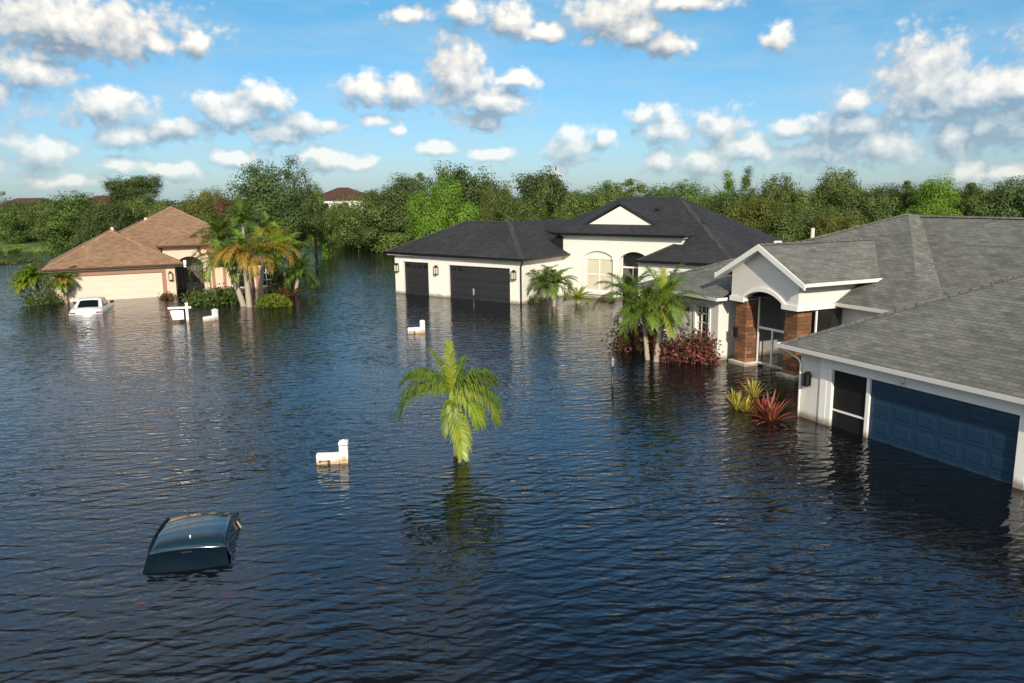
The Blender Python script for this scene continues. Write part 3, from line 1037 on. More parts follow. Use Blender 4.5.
# porch screen: white frame, dark mesh
s_ = MB()
for uu, zz in ((6.44, 2.9), (5.62, 1.574), (4.53, 2.9)):
    s_.box(uu - 0.035, uu + 0.035, 4.05, 4.11, -0.9, zz)
for zz in (1.62, 0.14):
    s_.box(4.57, 6.40, 4.052, 4.108, zz - 0.045, zz + 0.045)
s_.box(3.60, 3.66, 4.3, 4.36, -0.9, 2.7)
fr = s_.build('screen_frame', 'white_trim', h.o)
mt, nt, bs = new_mat('see-through porch mesh')
bs.inputs['Base Color'].default_value = (0.02, 0.02, 0.02, 1)
bs.inputs['Roughness'].default_value = 0.8
bs.inputs['Alpha'].default_value = 0.42
M['mesh_screen'] = mt
s_ = MB()
s_.poly([(6.44, 4.08, -0.9), (4.5, 4.08, -0.9), (4.5, 4.08, 2.95), (6.44, 4.08, 2.95)])
s_.poly([(3.63, 4.3, -0.9), (3.63, 5.6, -0.9), (3.63, 5.6, 2.72), (3.63, 4.3, 2.72)])
s_.build('mesh', 'mesh_screen', fr)
# front windows
for (a0, a1) in ((8.52, 9.4), (11.1, 12.0)):
    window_unit(h, a0, a1, 0.72, 2.28, 3.19, 'glass', 3, 4, mun=0.016)
    t = MB()
    arch_band(t, a0 - 0.0, a1 + 0.0, 2.28, 0.10, 0.12, 3.15, 3.188, 8)
    t.box(a0 - 0.13, a0 - 0.005, 3.15, 3.188, 0.62, 2.28)
    t.box(a1 + 0.005, a1 + 0.13, 3.15, 3.188, 0.62, 2.28)
    t.box(a0 - 0.17, a1 + 0.17, 3.12, 3.1875, 0.52, 0.62)
    t.build('window_surround', 'white_trim', h.o)
# garage opening
garage_door(h, -7.03, -2.67, 1.78, 0.10, 'blue_door', 6, 5, -0.95)
t = MB()
t.box(-1.30, -1.12, -0.02, 0.16, -1.0, 1.78)
t.box(-1.11, -0.86, -0.035, -0.002, -1.0, 1.80)
t.box(-7.30, -7.05, -0.035, -0.002, -1.0, 1.80)
t.box(-7.30, -0.86, -0.036, -0.0025, 1.802, 2.12)
t.box(-2.665, -2.55, 0.02, 0.15, -1.0, 1.779)
t.build('garage_trim', 'white_trim', h.o)
t = MB()
t.box(-2.55, -1.30, 0.09, 0.12, -1.0, 1.779)
sp = t.build('screen_panel', 'screen', h.o)
t = MB()
t.box(-2.548, -1.302, 0.055, 0.088, 0.50, 0.555)
t.build('rail', 'white_trim', sp)
wall_lamp(h, -0.40, 0, 1.28, 1.05, glass='glass')
t = MB()
t.box(-3.86, -3.72, -0.10, -0.04, 1.93, 2.06)
t.tube([(-3.79, -0.09, 1.97), (-3.79, -0.2, 1.92)], [0.05, 0.075], 8)
t.build('flood_light', 'vinyl', h.o)
t = MB()
t.tube([(0.38, -0.42, 2.22), (0.30, -0.30, 2.10), (0.06, -0.06, 1.88), (-0.06, -0.055, 1.74), (-0.06, -0.055, -0.9)], 0.038, 8)
t.build('downspout', 'white_trim', h.o, True)
t = MB()
t.box(7.02, 7.25, 3.44, 3.498, 1.15, 1.55)
t.build('mail_slot', 'black_metal', h.o)
t = MB()
t.box(7.86, 7.898, 3.95, 4.10, 1.0, 1.3)
t.build('meter_box', 'grey_wall', h.o)

# ================================================================== HOUSE 2: charcoal roof, cream walls
H2 = House('house', 521, 304.4, 53, 'cream house with charcoal roof, two black garage doors and a raised arched entry')
h = H2
w = MB()
w.wall('v', 0, 0, 11.4, -1.1, 2.82, [(0.88, 6.2, -2, 2.30), (8.1, 10.55, -2, 2.36)], 0.2)
w.wall('u', 0, 0.2, 5.0, -1.1, 2.82, [], 0.2)
w.wall('u', 11.4, 0.2, 8.0, -1.1, 2.82, [], -0.2)
w.wall('v', 8.0, 0.0, 11.4, -1.1, 2.82, [], -0.2)
# entry block, arched window and arched porch
ew = 5.0
pts = [(0.0, ew, -1.1), (-1.7, ew, -1.1), (-1.7, ew, 2.85)]
pts += [(a, ew, z) for a, z in arch_pts(-3.95, -1.7, 2.85, 0.38)][::-1][1:]
pts += [(-3.95, ew, -1.1), (-4.45, ew, -1.1), (-4.45, ew, 2.80)]
pts += [(a, ew, z) for a, z in arch_pts(-6.6, -4.45, 2.80, 0.46)][::-1][1:]
pts += [(-6.6, ew, 2.3), (-8.9, ew, 2.3), (-8.9, ew, 4.22), (0.0, ew, 4.22)]
w.prism(pts, (0, 0.28, 0))
w.box(-3.95, -1.7, ew + 0.06, ew + 0.28, -1.1, 0.50)
w.wall('u', 0.0, ew + 0.28, 9.0, 2.8, 4.22, [], -0.2)
w.wall('u', -8.9, ew + 0.28, 9.0, 2.5, 4.22, [], 0.2)
w.wall('v', 3.75, -12.65, -6.5, -1.1, 2.70, [(-9.9, -8.6, 0.8, 2.25)], 0.2)
w.wall('u', -6.5, 3.95, 6.8, -1.1, 2.70, [], -0.2)
w.wall('u', -12.65, 3.95, 18, -1.1, 2.70, [], 0.2)
w.wall('v', 18, -12.65, 6.0, -1.1, 2.70, [], 0.2)
w.build('wall', 'cream_wall', h.o)
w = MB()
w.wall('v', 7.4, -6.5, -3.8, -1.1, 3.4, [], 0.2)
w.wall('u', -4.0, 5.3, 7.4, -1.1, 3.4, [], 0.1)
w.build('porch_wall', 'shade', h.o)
w = MB()
w.box(-5.9, -4.9, 7.34, 7.398, -1, 2.0)
w.build('front_door', 'wood_door', h.o)
t = MB()
t.box(-4.50, -3.90, ew - 0.07, ew - 0.002, 2.70, 2.86)
t.box(-4.43, -3.97, ew - 0.05, ew - 0.003, -1.1, 2.699)
t.box(-3.96, -1.50, ew - 0.08, ew - 0.002, 0.30, 0.48)
arch_band(t, -3.95, -1.7, 2.85, 0.38, 0.12, ew - 0.05, ew - 0.0025)
t.box(-1.695, -1.58, ew - 0.05, ew - 0.0025, 0.48, 2.85)
t.build('window_surround', 'cream_wall', h.o)
window_unit(h, -3.90, -1.75, 0.50, 2.75, ew + 0.05, 'blind_glass', 2, 2, mun=0.035, fw=0.08)
t = MB()
q = [(a, ew + 0.10, z) for a, z in arch_pts(-3.95, -1.7, 2.85, 0.38)]
t.prism(q + [(-1.7, ew + 0.10, 2.75), (-3.95, ew + 0.10, 2.75)], (0, 0.1, 0))
t.build('arch_panel', 'cream_wall', h.o)
# porch screen
s_ = MB()
for uu in (-4.49, -5.3, -6.5):
    s_.box(uu - 0.04, uu + 0.04, ew + 0.30, ew + 0.36, -1, 3.0 if uu > -4.6 else 2.2)
s_.box(-6.6, -4.49, ew + 0.302, ew + 0.358, 2.16, 2.26)
s_.box(-6.6, -4.49, ew + 0.302, ew + 0.358, 0.55, 0.63)
fr = s_.build('screen_frame', 'white_trim', h.o)
s_ = MB()
s_.poly([(-4.45, ew + 0.33, -1), (-6.6, ew + 0.33, -1), (-6.6, ew + 0.33, 3.25), (-4.45, ew + 0.33, 3.25)])
s_.build('mesh', 'mesh_screen', fr)
window_unit(h, -9.9, -8.6, 0.8, 2.25, 3.75, 'glass', 3, 3, mun=0.02)
# garage doors
garage_door(h, 0.90, 6.18, 2.29, 0.14, 'black_door', 8, 5, -0.35, True)
garage_door(h, 8.12, 10.53, 2.35, 0.14, 'black_door', 4, 5, -0.35, True)
for uu in (11.1, 7.25, 0.46):
    wall_lamp(h, uu, 0, 1.86, 1.45)
# roofs
r = MB()
E1 = 2.98
Lc, Rc = (11.9, -0.45, E1 + 0.08), (-0.5, -0.5, E1)
La, J = (7.7, 3.75, 5.15), (3.7, 3.75, 5.15)
r.slope([Lc, Rc, J, La])
r.slope([Lc, La, (7.7, 4.6, 5.15), (11.9, 8.4, E1)])
r.slope([Rc, J, (3.7, 11, 5.15), (2.3, 11, 4.43), (2.36, 6.11, 4.46), (1.2, 5.0, 3.86), (-0.5, 5.0, E1)])
r.slope([J, (3.7, 11, 5.15), (8.0, 11, 2.93), (8.0, 8.0, 2.93)])
r.slope([La, J, (3.7, 8.4, E1), (11.9, 8.4, E1)])
ridL, ridR = (-1.75, 10.2, 6.72), (-6.2, 10.2, 6.72)
MR, ML = (-13.1, 3.3, 2.9), (5.2, 3.3, 2.9)
MRb, MLb = (-13.1, 17.4, 2.7), (5.2, 17.1, 2.9)
r.slope([MR, (-6.6, 3.3, 2.9), (-9.25, 5.95, 4.37), ridR])
r.slope([(-6.6, 3.3, 2.9), (-9.6, 6.3, 4.56), (-9.6, 9.0, 4.56), (-6.6, 9.0, 2.9)])
r.slope([MR, ridR, MRb])
r.slope([(2.36, 6.11, 4.46), ridL, (-1.75, 14, 6.72), (2.36, 18, 4.46)])
r.slope([(0.0, 4.52, 4.40), (2.36, 6.11, 4.46), ridL])
r.slope([(-0.03, 4.9, 3.2), (1.2, 4.9, 3.82), (2.36, 6.11, 4.46), (-0.03, 4.9, 4.42)])
r.slope([MRb, ridR, ridL, MLb])
# entry block
r.slope([(0.0, 4.5, 4.42), (-9.25, 4.5, 4.42), (-6.2, 10.15, 6.735), (-1.75, 10.15, 6.735)])
r.slope([(-9.25, 4.5, 4.42), (-6.2, 10.15, 6.735), (-9.25, 9.0, 4.42)])
roof = r.build('roof', 'black_roof', h.o)
r = MB()
ridge_caps(r, Rc, J)
ridge_caps(r, Lc, La)
ridge_caps(r, La, J)
ridge_caps(r, MR, ridR)
ridge_caps(r, (-6.6, 3.3, 2.9), (-9.2, 5.9, 4.34))
ridge_caps(r, ridL, ridR)
r.build('ridge_cap', 'ridge_black', roof)
vent_pipe(h, -9.2, 7.3, 5.1, roof)
vent_pipe(h, -5.6, 8.0, 5.95, roof)
t = MB()
t.box(-12.6, -12.2, 12.2, 12.6, 3.3, 3.75)
t.build('roof_vent', 'white_trim', roof)
# small decorative pediment
pv, pb, pa, pz = 5.75, (-1.0, -6.9), (-3.95, 6.48), 4.98
t = MB()
t.prism([(-1.55, pv + 0.12, pz), (-6.35, pv + 0.12, pz), (pa[0], pv + 0.12, pa[1] - 0.30)], (0, 0.2, 0))
pd = t.build('pediment', 'cream_wall', h.o)
t = MB()
t.slope([(pb[0], pv, pz - .06), (pa[0], pv, pa[1]), (pa[0], 9.7, pa[1]), (pb[0], 6.4, pz - .06)], 0.17)
t.slope([(pb[1], pv, pz - .06), (pa[0], pv, pa[1]), (pa[0], 9.7, pa[1]), (pb[1], 6.4, pz - .06)], 0.17)
t.build('pediment_roof', 'black_roof', pd)
g = MB()
gutter(g, (12.0, -0.45, E1 + .08), (-0.6, -0.5, E1))
gutter(g, (-0.5, -0.5, E1), (-0.5, 5.0, E1), out=(-1, 0, 0))
gutter(g, (0.1, 4.5, 4.42), (-9.35, 4.5, 4.42))
gutter(g, (-6.5, 3.3, 2.9), (-13.2, 3.3, 2.9))
gutter(g, (-6.6, 3.3, 2.9), (-6.6, 5.0, 2.9), out=(1, 0, 0))
g.build('gutter', 'black_metal', h.o)
g = MB()
g.box(-0.36, 11.8, -0.40, 0.19, 2.83, 2.855)
g.box(-0.40, -0.002, 0.19, 5.0, 2.83, 2.854)
g.box(-9.15, -0.1, 4.56, 5.27, 4.23, 4.255)
g.box(-13.0, -6.5, 3.38, 3.94, 2.71, 2.735)
g.build('soffit', 'cream_wall', h.o)
t = MB()
t.tube([(-0.42, -0.40, 2.88), (-0.36, -0.34, 2.70), (-0.08, -0.10, 2.42), (-0.06, -0.07, 2.25), (-0.06, -0.07, -0.9)], 0.055, 8)
t.build('downspout', 'black_metal', h.o, True)

# ================================================================== HOUSE 3: tan roof, peach walls
H3 = House('house', 177, 295.8, 116, 'peach house with tan shingled hip roof and a wide pale garage door')
h = H3
w = MB()
w.wall('v', 0, 0, 7.98, -1.1, 2.18, [(0.86, 7.0, -2, 1.80)], 0.2)
w.wall('u', 0, 0.2, 2.8, -1.1, 2.18, [], 0.2)
w.wall('u', 7.98, 0.2, 12, -1.1, 2.18, [], -0.2)
w.wall('v', 1.2, -7.5, -2.55, -1.1, 2.16, [(-5.05, -4.0, 0.15, 1.75), (-7.0, -6.25, 0.15, 1.75)], 0.2)
w.wall('u', -2.55, 1.4, 2.8, -1.1, 2.16, [], -0.2)
w.wall('u', -7.5, 1.4, 14, -1.1, 2.16, [], 0.2)
w.wall('v', 14, -7.5, 7.98, -1.1, 2.16, [], 0.2)
pts = [(0.6, 2.7, -1.1), (-0.25, 2.7, -1.1), (-0.25, 2.7, 2.1)]
pts += [(a, 2.7, z) for a, z in arch_pts(-2.2, -0.25, 2.1, 0.55)][::-1][1:]
pts += [(-2.2, 2.7, -1.1), (-2.9, 2.7, -1.1), (-2.9, 2.7, 3.38), (0.6, 2.7, 3.38)]
w.prism(pts, (0, 0.25, 0))
w.wall('u', 0.6, 2.95, 6, 2.1, 3.38, [], -0.2)
w.wall('u', -2.9, 2.95, 6, 2.1, 3.38, [], 0.2)
w.build('wall', 'peach_wall', h.o)
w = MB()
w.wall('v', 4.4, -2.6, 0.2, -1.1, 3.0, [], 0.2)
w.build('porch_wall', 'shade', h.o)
t = MB()
for i in range(9):
    uu = -2.2 + 1.95 * i / 8
    t.box(uu - 0.02, uu + 0.02, 2.86, 2.90, -1.0, 2.0)
t.box(-2.2, -0.25, 2.861, 2.899, 2.0, 2.06)
t.box(-2.2, -0.25, 2.861, 2.899, 0.3, 0.36)
q = arch_pts(-2.2, -0.25, 2.08, 0.55)
for i in range(len(q) - 1):
    t.bar((q[i][0], 2.88, q[i][1]), (q[i + 1][0], 2.88, q[i + 1][1]), 0.05, 0.05)
gt = t.build('entry_gate', 'black_metal', h.o)
t = MB()
t.poly([(-2.2, 2.92, -1), (-0.25, 2.92, -1), (-0.25, 2.92, 2.62), (-2.2, 2.92, 2.62)])
t.build('mesh', 'mesh_screen', gt)
garage_door(h, 0.88, 6.98, 1.78, 0.10, 'peach_door', 8, 5, -0.7, dp=0.017)
t = MB()
t.box(0.62, 0.86, -0.03, -0.002, -1.0, 1.80)
t.box(7.0, 7.26, -0.03, -0.002, -1.0, 1.80)
t.box(0.62, 7.26, -0.031, -0.0025, 1.802, 2.02)
t.build('door_band', 'rose_band', h.o)
for uu in (-3.55, -5.5, -5.95, -7.35, -2.75):
    t = MB()
    t.box(uu - 0.11, uu + 0.11, 1.165, 1.198, -1.0, 2.1)
    t.build('wall_band', 'rose_band', h.o)
window_unit(h, -5.05, -4.0, 0.15, 1.75, 1.2, 'glass', 2, 3, mun=0.03, fw=0.09)
window_unit(h, -7.0, -6.25, 0.15, 1.75, 1.2, 'glass', 2, 3, mun=0.03, fw=0.09)
wall_lamp(h, 0.33, 0, 1.45, 1.5)
r = MB()
E3 = 2.38
r.slope([(8.4, -0.45, E3), (-0.6, -0.45, E3), (3.9, 4.0, 4.72)])
r.slope([(8.4, -0.45, E3), (3.9, 4.0, 4.72), (3.9, 9, 4.72), (8.4, 9, E3)])
r.slope([(-0.6, -0.45, E3), (3.9, 4.0, 4.72), (3.9, 9, 4.72), (-0.6, 6.0, E3)])
apx = (-0.6, 8.7, 6.38)
r.slope([(7.6, 0.6, 2.27), (0.7, 0.6, 2.27), (0.7, 3.1, 3.54), (-2.5, 3.1, 3.54), (-2.5, 0.6, 2.27), (-7.95, 0.6, 2.27), apx])
r.slope([(-7.95, 0.6, 2.27), apx, (-7.95, 15.4, 2.27)])
r.slope([(7.6, 0.6, 2.27), apx, (7.6, 15.4, 2.27)])
r.slope([(7.6, 15.4, 2.27), apx, (-7.95, 15.4, 2.27)])
r.slope([(0.95, 2.2, 3.55), (-3.15, 2.2, 3.55), (-1.1, 4.4, 4.62)])
r.slope([(0.95, 2.2, 3.55), (-1.1, 4.4, 4.62), (-1.1, 9, 4.62), (0.95, 9, 3.55)])
r.slope([(-3.15, 2.2, 3.55), (-1.1, 4.4, 4.62), (-1.1, 9, 4.62), (-3.15, 9, 3.55)])
roof = r.build('roof', 'tan_roof', h.o)
r = MB()
for a, b in (((8.4, -0.45, E3), (3.9, 4.0, 4.72)), ((-0.6, -0.45, E3), (3.9, 4.0, 4.72)), ((7.6, 0.6, 2.27), apx), ((-7.95, 0.6, 2.27), apx), ((0.95, 2.2, 3.55), (-1.1, 4.4, 4.62)), ((-3.15, 2.2, 3.55), (-1.1, 4.4, 4.62))):
    ridge_caps(r, a, b, 0.17)
r.build('ridge_cap', 'ridge_tan', roof)
t = MB()
t.box(1.3, 1.5, 7.2, 7.4, 5.2, 5.55)
t.build('roof_vent', 'peach_wall', roof)
t = MB()
t.box(3.75, 3.95, 6.0, 6.2, 4.6, 4.9)
t.build('roof_vent', 'peach_wall', roof)
g = MB()
gutter(g, (8.5, -0.45, E3), (-0.7, -0.45, E3), 0.14)
gutter(g, (-0.6, -0.45, E3), (-0.6, 2.6, E3), 0.14, out=(-1, 0, 0))
gutter(g, (1.0, 2.2, 3.55), (-3.2, 2.2, 3.55), 0.14)
gutter(g, (-2.6, 0.6, 2.27), (-8.0, 0.6, 2.27), 0.14)
g.build('gutter', 'brown_metal', h.o)
g = MB()
g.box(-0.5, 8.3, -0.40, 0.19, 2.185, 2.21)
g.box(-7.9, -2.4, 0.66, 1.39, 2.165, 2.19)
g.box(-3.0, 0.8, 2.28, 2.94, 3.39, 3.415)
g.build('soffit', 'peach_wall', h.o)
t = MB()
t.box(-0.78, -0.60, -0.62, -0.46, 2.12, 2.62)
t.tube([(-0.68, -0.60, 2.4), (-0.68, -0.85, 2.35)], 0.07, 8)
t.build('gutter_elbow', 'vinyl', h.o)

# ================================================================== FAR HOUSES
def far_house(px, top, dist, W, D, hw, ang, label, wall='cream_wall', storeys=2, base=0.2):
    P = far_at(px, top, dist)
    o = empty('house', (P.x, P.y, base), R(ang), label, 'house')
    H_ = P.z - base
    e = H_ * hw
    mb = MB(False)
    mb.box(-W / 2, W / 2, -D / 2, D / 2, -1.2, e)
    mb.build('wall', wall, o)
    r_ = MB(False)
    x, y, ov = W / 2 + .5, D / 2 + .5, 0
    k = max(0.5, (x - y))
    a, b = (-k, 0, H_), (k, 0, H_)
    r_.slope([(-x, -y, e), (x, -y, e), b, a]); r_.slope([(-x, y, e), (x, y, e), b, a])
    r_.slope([(-x, -y, e), (-x, y, e), a]); r_.slope([(x, -y, e), (x, y, e), b])
    r_.build('roof', 'red_roof', o)
    for i in range(3):
        wx = -W * .3 + i * W * .3
        wm = MB(False)
        wm.box(wx - .6, wx + .6, -D / 2 - .06, -D / 2 - .003, e - 1.9, e - .7)
        wm.build('window', 'glass', o)
    return o
o = far_house(343, 187.5, 165, 13, 11, 0.72, 15, 'two storey white house with red brown roof, beyond the trees left of the charcoal roof')
# its lower wing
r = MB(False)
r.box(-4.5, 3.0, -10.4, -5.52, -1.2, 3.3)
r.build('wing_wall', 'cream_wall', o)
r = MB(False)
r.slope([(-5.2, -11, 3.3), (3.7, -11, 3.3), (-0.7, -7.0, 5.0)]); r.slope([(-5.2, -11, 3.3), (-0.7, -7.0, 5.0), (-0.7, -5.55, 5.0), (-5.2, -5.55, 3.3)]); r.slope([(3.7, -11, 3.3), (-0.7, -7.0, 5.0), (-0.7, -5.55, 5.0), (3.7, -5.55, 3.3)])
r.build('wing_roof', 'red_roof', o)
far_house(106, 195.5, 150, 15, 11, 0.55, -20, 'dark red brown roof showing above the trees behind the peach house')
far_house(30, 198, 160, 20, 11, 0.6, -30, 'low red brown roof and pale wall peeping over the trees, farthest left')

# ================================================================== CARS
def hatch_car():
    # rear faces the camera; y forward, z = 0 at the water
    a = ground_at(186, 569) + Vector((0, 0, -0.04))
    b = ground_at(202, 513, 0.25)
    hd = math.atan2(-(b.x - a.x), b.y - a.y)
    o = empty('car', a, hd, 'dark teal car sunk to its windows, only roof and rear glass above the water', 'car')
    # stations: y, z at the middle, half width at the edge of the roof/glass
    st = [(-0.10, -0.06, 0.84), (0.02, 0.10, 0.80), (0.15, 0.23, 0.765), (0.30, 0.33, 0.74), (0.44, 0.385, 0.732), (0.66, 0.425, 0.726), (1.0, 0.440, 0.72), (1.5, 0.405, 0.715), (1.95, 0.345, 0.71), (2.2, 0.295, 0.705), (2.36, 0.245, 0.705)]
    def section(y, z, w, crn=0.05):
        return [Vector((w * k / 6, y + 0.05 * (1 - abs(k / 6) ** 2) * (-1 if y < 0.3 else (1 if y > 1.7 else 0)), z - crn * (abs(k / 6) ** 2.4))) for k in range(-6, 7)]
    rows = [section(*s_) for s_ in st]
    def skin(rs):
        mb = MB(False)
        for i in range(len(rs) - 1):
            for k in range(len(rs[0]) - 1):
                mb.poly([rs[i][k], rs[i][k + 1], rs[i + 1][k + 1], rs[i + 1][k]])
        return mb
    body = MB(False)
    # body below the waterline: rounded box with bonnet
    for (w0, z0, z1) in ((0.86, -0.95, -0.40), (0.88, -0.40, -0.12)):
        pts = [(-w0, -0.40, z0), (w0, -0.40, z0), (w0 * .98, 3.4, z0), (w0 * .8, 3.75, z0), (-w0 * .8, 3.75, z0), (-w0 * .98, 3.4, z0)]
        body.prism(pts, (0, 0, z1 - z0))
    body.build('body', 'car_dark', o, bevel=0.06)
    roof = skin(rows[3:]).build('roof', 'car_dark', o, True)
    sd = roof.modifiers.new('solid', 'SOLIDIFY'); sd.thickness = 0.005; sd.offset = -1
    rg = skin(rows[0:4]).build('rear_window', 'car_rear_glass', o, True)
    # windscreen (slopes away from the camera)
    ws = [rows[-1], section(2.75, 0.02, 0.74), section(3.05, -0.22, 0.78)]
    skin(ws).build('windscreen', 'car_glass', o, True)
    # sides: pillars and side windows
    for sg in (-1, 1):
        top = [r_[12 if sg > 0 else 0] for r_ in rows[3:]]
        bot = [Vector((sg * 0.875, p_.y + (0.0 if i else -0.02), -0.16)) for i, p_ in enumerate(top)]
        fr = MB(False)
        gl = MB(False)
        for i in range(len(top) - 1):
            t0, t1, b0, b1 = top[i], top[i + 1], bot[i], bot[i + 1]
            m0, m1 = t0.lerp(b0, 0.13), t1.lerp(b1, 0.13)
            fr.poly([t0, t1, m1, m0])
            if i in (0, 4, 7):
                fr.poly([m0, m1, b1, b0])
            else:
                gl.poly([m0, m1, b1, b0])
        fr.build('side_pillars', 'car_dark', o)
        gl.build('side_window', 'car_glass', o)
        rail = MB(False)
        rail.tube([tuple(p_ + Vector((sg * 0.012, 0, 0.012))) for p_ in top], 0.014, 6)
        rail.build('roof_rail', 'car_trim', o, True)
    it = MB(False)
    it.bar((0.775, 1.78, 0.20), (0.835, 1.82, 0.05), 0.09, 0.04)
    it.build('door_trim', 'beige_trim', o)
    an = MB(False)
    an.prism([(0.0, 0.62, 0.42), (0.0, 0.76, 0.42), (0.0, 0.63, 0.475)], (0.025, 0, 0))
    an.build('antenna', 'car_white', o)
    st_ = MB(False)
    st_.box(-0.10, 0.10, 0.215, 0.245, 0.285, 0.303)
    st_.build('brake_light', 'car_trim', o)
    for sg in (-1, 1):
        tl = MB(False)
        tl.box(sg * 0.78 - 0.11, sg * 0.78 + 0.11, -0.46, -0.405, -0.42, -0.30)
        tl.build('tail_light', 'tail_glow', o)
    return o
hatch_car()

def sedan():
    a = ground_at(86, 314)
    o = empty('car', a, R(17), 'white sedan flooded up to its boot lid before the wide garage door', 'car')
    W = 0.98
    # side profile of the body (y forward, z) with half width
    bm_ = MB(False)
    prof = [(-0.05, -0.55, .90), (-0.07, 0.05, .94), (0.02, 0.26, .93), (0.55, 0.32, .93), (0.75, 0.32, .95), (2.9, 0.28, .97), (3.1, 0.26, .96), (4.3, 0.10, .90), (4.65, -0.1, .80), (4.7, -0.6, .78)]
    secs = []
    for (y, z, w_) in prof:
        secs.append([Vector((-w_, y, -0.8)), Vector((-w_ - 0.02, y, min(z - 0.02, 0.05))), Vector((-w_ * .93, y, z)), Vector((0, y, z + 0.025)), Vector((w_ * .93, y, z)), Vector((w_ + 0.02, y, min(z - 0.02, 0.05))), Vector((w_, y, -0.8))])
    for i in range(len(secs) - 1):
        for k in range(6):
            bm_.poly([secs[i][k], secs[i][k + 1], secs[i + 1][k + 1], secs[i + 1][k]])
    bm_.poly(secs[0])
    bm_.build('body', 'car_white', o, True)
    top = [(0.66, 0.30, .84), (1.34, 0.72, .70), (1.65, 0.80, .68), (2.1, 0.83, .68), (2.5, 0.79, .69), (3.15, 0.28, .84)]
    rf = MB(False)
    def sec(y, z, w_):
        return [Vector((w_ * k / 4, y, z - 0.05 * (abs(k / 4) ** 2.2))) for k in range(-4, 5)]
    R_ = [sec(*q) for q in top]
    for i in range(1, 4):
        for k in range(8):
            rf.poly([R_[i][k], R_[i][k + 1], R_[i + 1][k + 1], R_[i + 1][k]])
    ro = rf.build('roof', 'car_white', o, True)
    sd = ro.modifiers.new('solid', 'SOLIDIFY'); sd.thickness = 0.03; sd.offset = -1
    for nm, i in (('rear_window', 0), ('windscreen', 4)):
        g_ = MB(False)
        for k in range(1, 7):
            g_.poly([R_[i][k], R_[i][k + 1], R_[i + 1][k + 1], R_[i + 1][k]])
        g_.build(nm, 'car_glass', o, True)
        f_ = MB(False)
        for k in (0, 7):
            f_.poly([R_[i][k], R_[i][k + 1], R_[i + 1][k + 1], R_[i + 1][k]])
        f_.build('roof_pillar', 'car_white', o)
    for sg in (-1, 1):
        gl, fr = MB(False), MB(False)
        e = [r_[8 if sg > 0 else 0] for r_ in R_]
        b = [Vector((sg * .90, p_.y, 0.27)) for p_ in e]
        for i in range(len(e) - 1):
            m0, m1 = e[i].lerp(b[i], .1), e[i + 1].lerp(b[i + 1], .1)
            fr.poly([e[i], e[i + 1], m1, m0])
            (fr if i == 2 else gl).poly([m0, m1, b[i + 1], b[i]])
        gl.build('side_window', 'car_glass', o)
        fr.build('window_pillar', 'car_white', o)
        tl = MB(False)
        tl.box(sg * .58, sg * .90, -0.115, -0.06, 0.06, 0.13)
        tl.build('tail_light', 'tail_red', o)
        mr = MB(False)
        mr.prism([(sg * .96, 2.65, 0.30), (sg * 1.20, 2.58, 0.32), (sg * 1.20, 2.58, 0.50), (sg * .98, 2.65, 0.48)], (0, 0.14, 0))
        mr.build('wing_mirror', 'car_trim', o)
    return o
sedan()

# ================================================================== MAILBOXES, SIGN, STAKES
def mailbox(px, py, rz, s, label, marks=True):
    p_ = ground_at(px, py)
    o = empty('mailbox', p_, rz, label, 'mailbox', 'white vinyl mailboxes standing in the flood')
    mb = MB(False)
    w = 0.115 * s
    mb.box(-w, w, -w, w, -1.1, 0.50 * s)
    mb.box(-w * 1.08, w * 1.08, -w * 1.08, w * 1.08, 0.515 * s, 0.59 * s)
    mb.box(-w * .9, w * .9, -w * .9, w * .9, 0.49 * s, 0.52 * s)
    b = [(-w * 1.05, -w * 1.05, .592 * s), (w * 1.05, -w * 1.05, .592 * s), (w * 1.05, w * 1.05, .592 * s), (-w * 1.05, w * 1.05, .592 * s)]
    for i in range(4):
        mb.poly([b[i], b[(i + 1) % 4], (0, 0, .65 * s)])
    po = mb.build('post', 'vinyl', o)
    if marks:
        for z_ in (.50, .415):
            rl = MB(False)
            rl.box(-w * 1.02, w * 1.02, -w * 1.02, w * 1.02, (z_ - .008) * s, (z_ + .006) * s)
            rl.build('groove', 'dark_mark' if z_ > .45 else 'grey_mark', po)
    bx = MB(False)
    x0, x1, hw, zb = -0.72 * s, -w - 0.004, 0.14 * s, -0.02 * s
    sec = [(-hw, zb), (hw, zb), (hw, zb + .20 * s)] + [(hw * math.cos(t), zb + .20 * s + hw * .75 * math.sin(t)) for t in np.linspace(0, math.pi, 9)[1:-1]] + [(-hw, zb + .20 * s)]
    bx.prism([(x0, a, z) for a, z in sec], (x1 - x0, 0, 0))
    bo = bx.build('box', 'vinyl', o, bevel=0.012)
    dr = MB(False)
    dr.prism([(x0 - 0.012, a * .93, zb + (z - zb) * .95 + 0.006) for a, z in sec], (0.010, 0, 0))
    dr.build('box_door', 'vinyl', bo)
    if marks:
        fl = MB(False)
        fl.box(x0 + .06, x0 + .11, -hw - .022, -hw - .002, 0.055 * s, 0.115 * s)
        fl.box(x0 + .11, x0 + .30, -hw - .016, -hw - .004, 0.085 * s, 0.105 * s)
        fl.box(x0 + .29, x0 + .36, -hw - .022, -hw - .002, -0.03 * s, 0.115 * s)
        fl.build('flag', 'dark_mark', bo)
        nm = MB(False)      # small dark numeral on the post
        f = -w - 0.006
        q = [(-.02, .20), (.02, .20), (.035, .175), (.02, .15), (-.02, .15), (-.035, .175), (-.02, .20)]
        q2 = [(-.02, .15), (.025, .15), (.042, .115), (.025, .08), (-.025, .08), (-.042, .115), (-.02, .15)]
        for L in (q, q2):
            for i in range(len(L) - 1):
                nm.bar((L[i][0], f, L[i][1]), (L[i + 1][0], f, L[i + 1][1]), .006, .016, (0, 1, 0.001))
        nm.build('numeral', 'dark_mark', o)
    return o
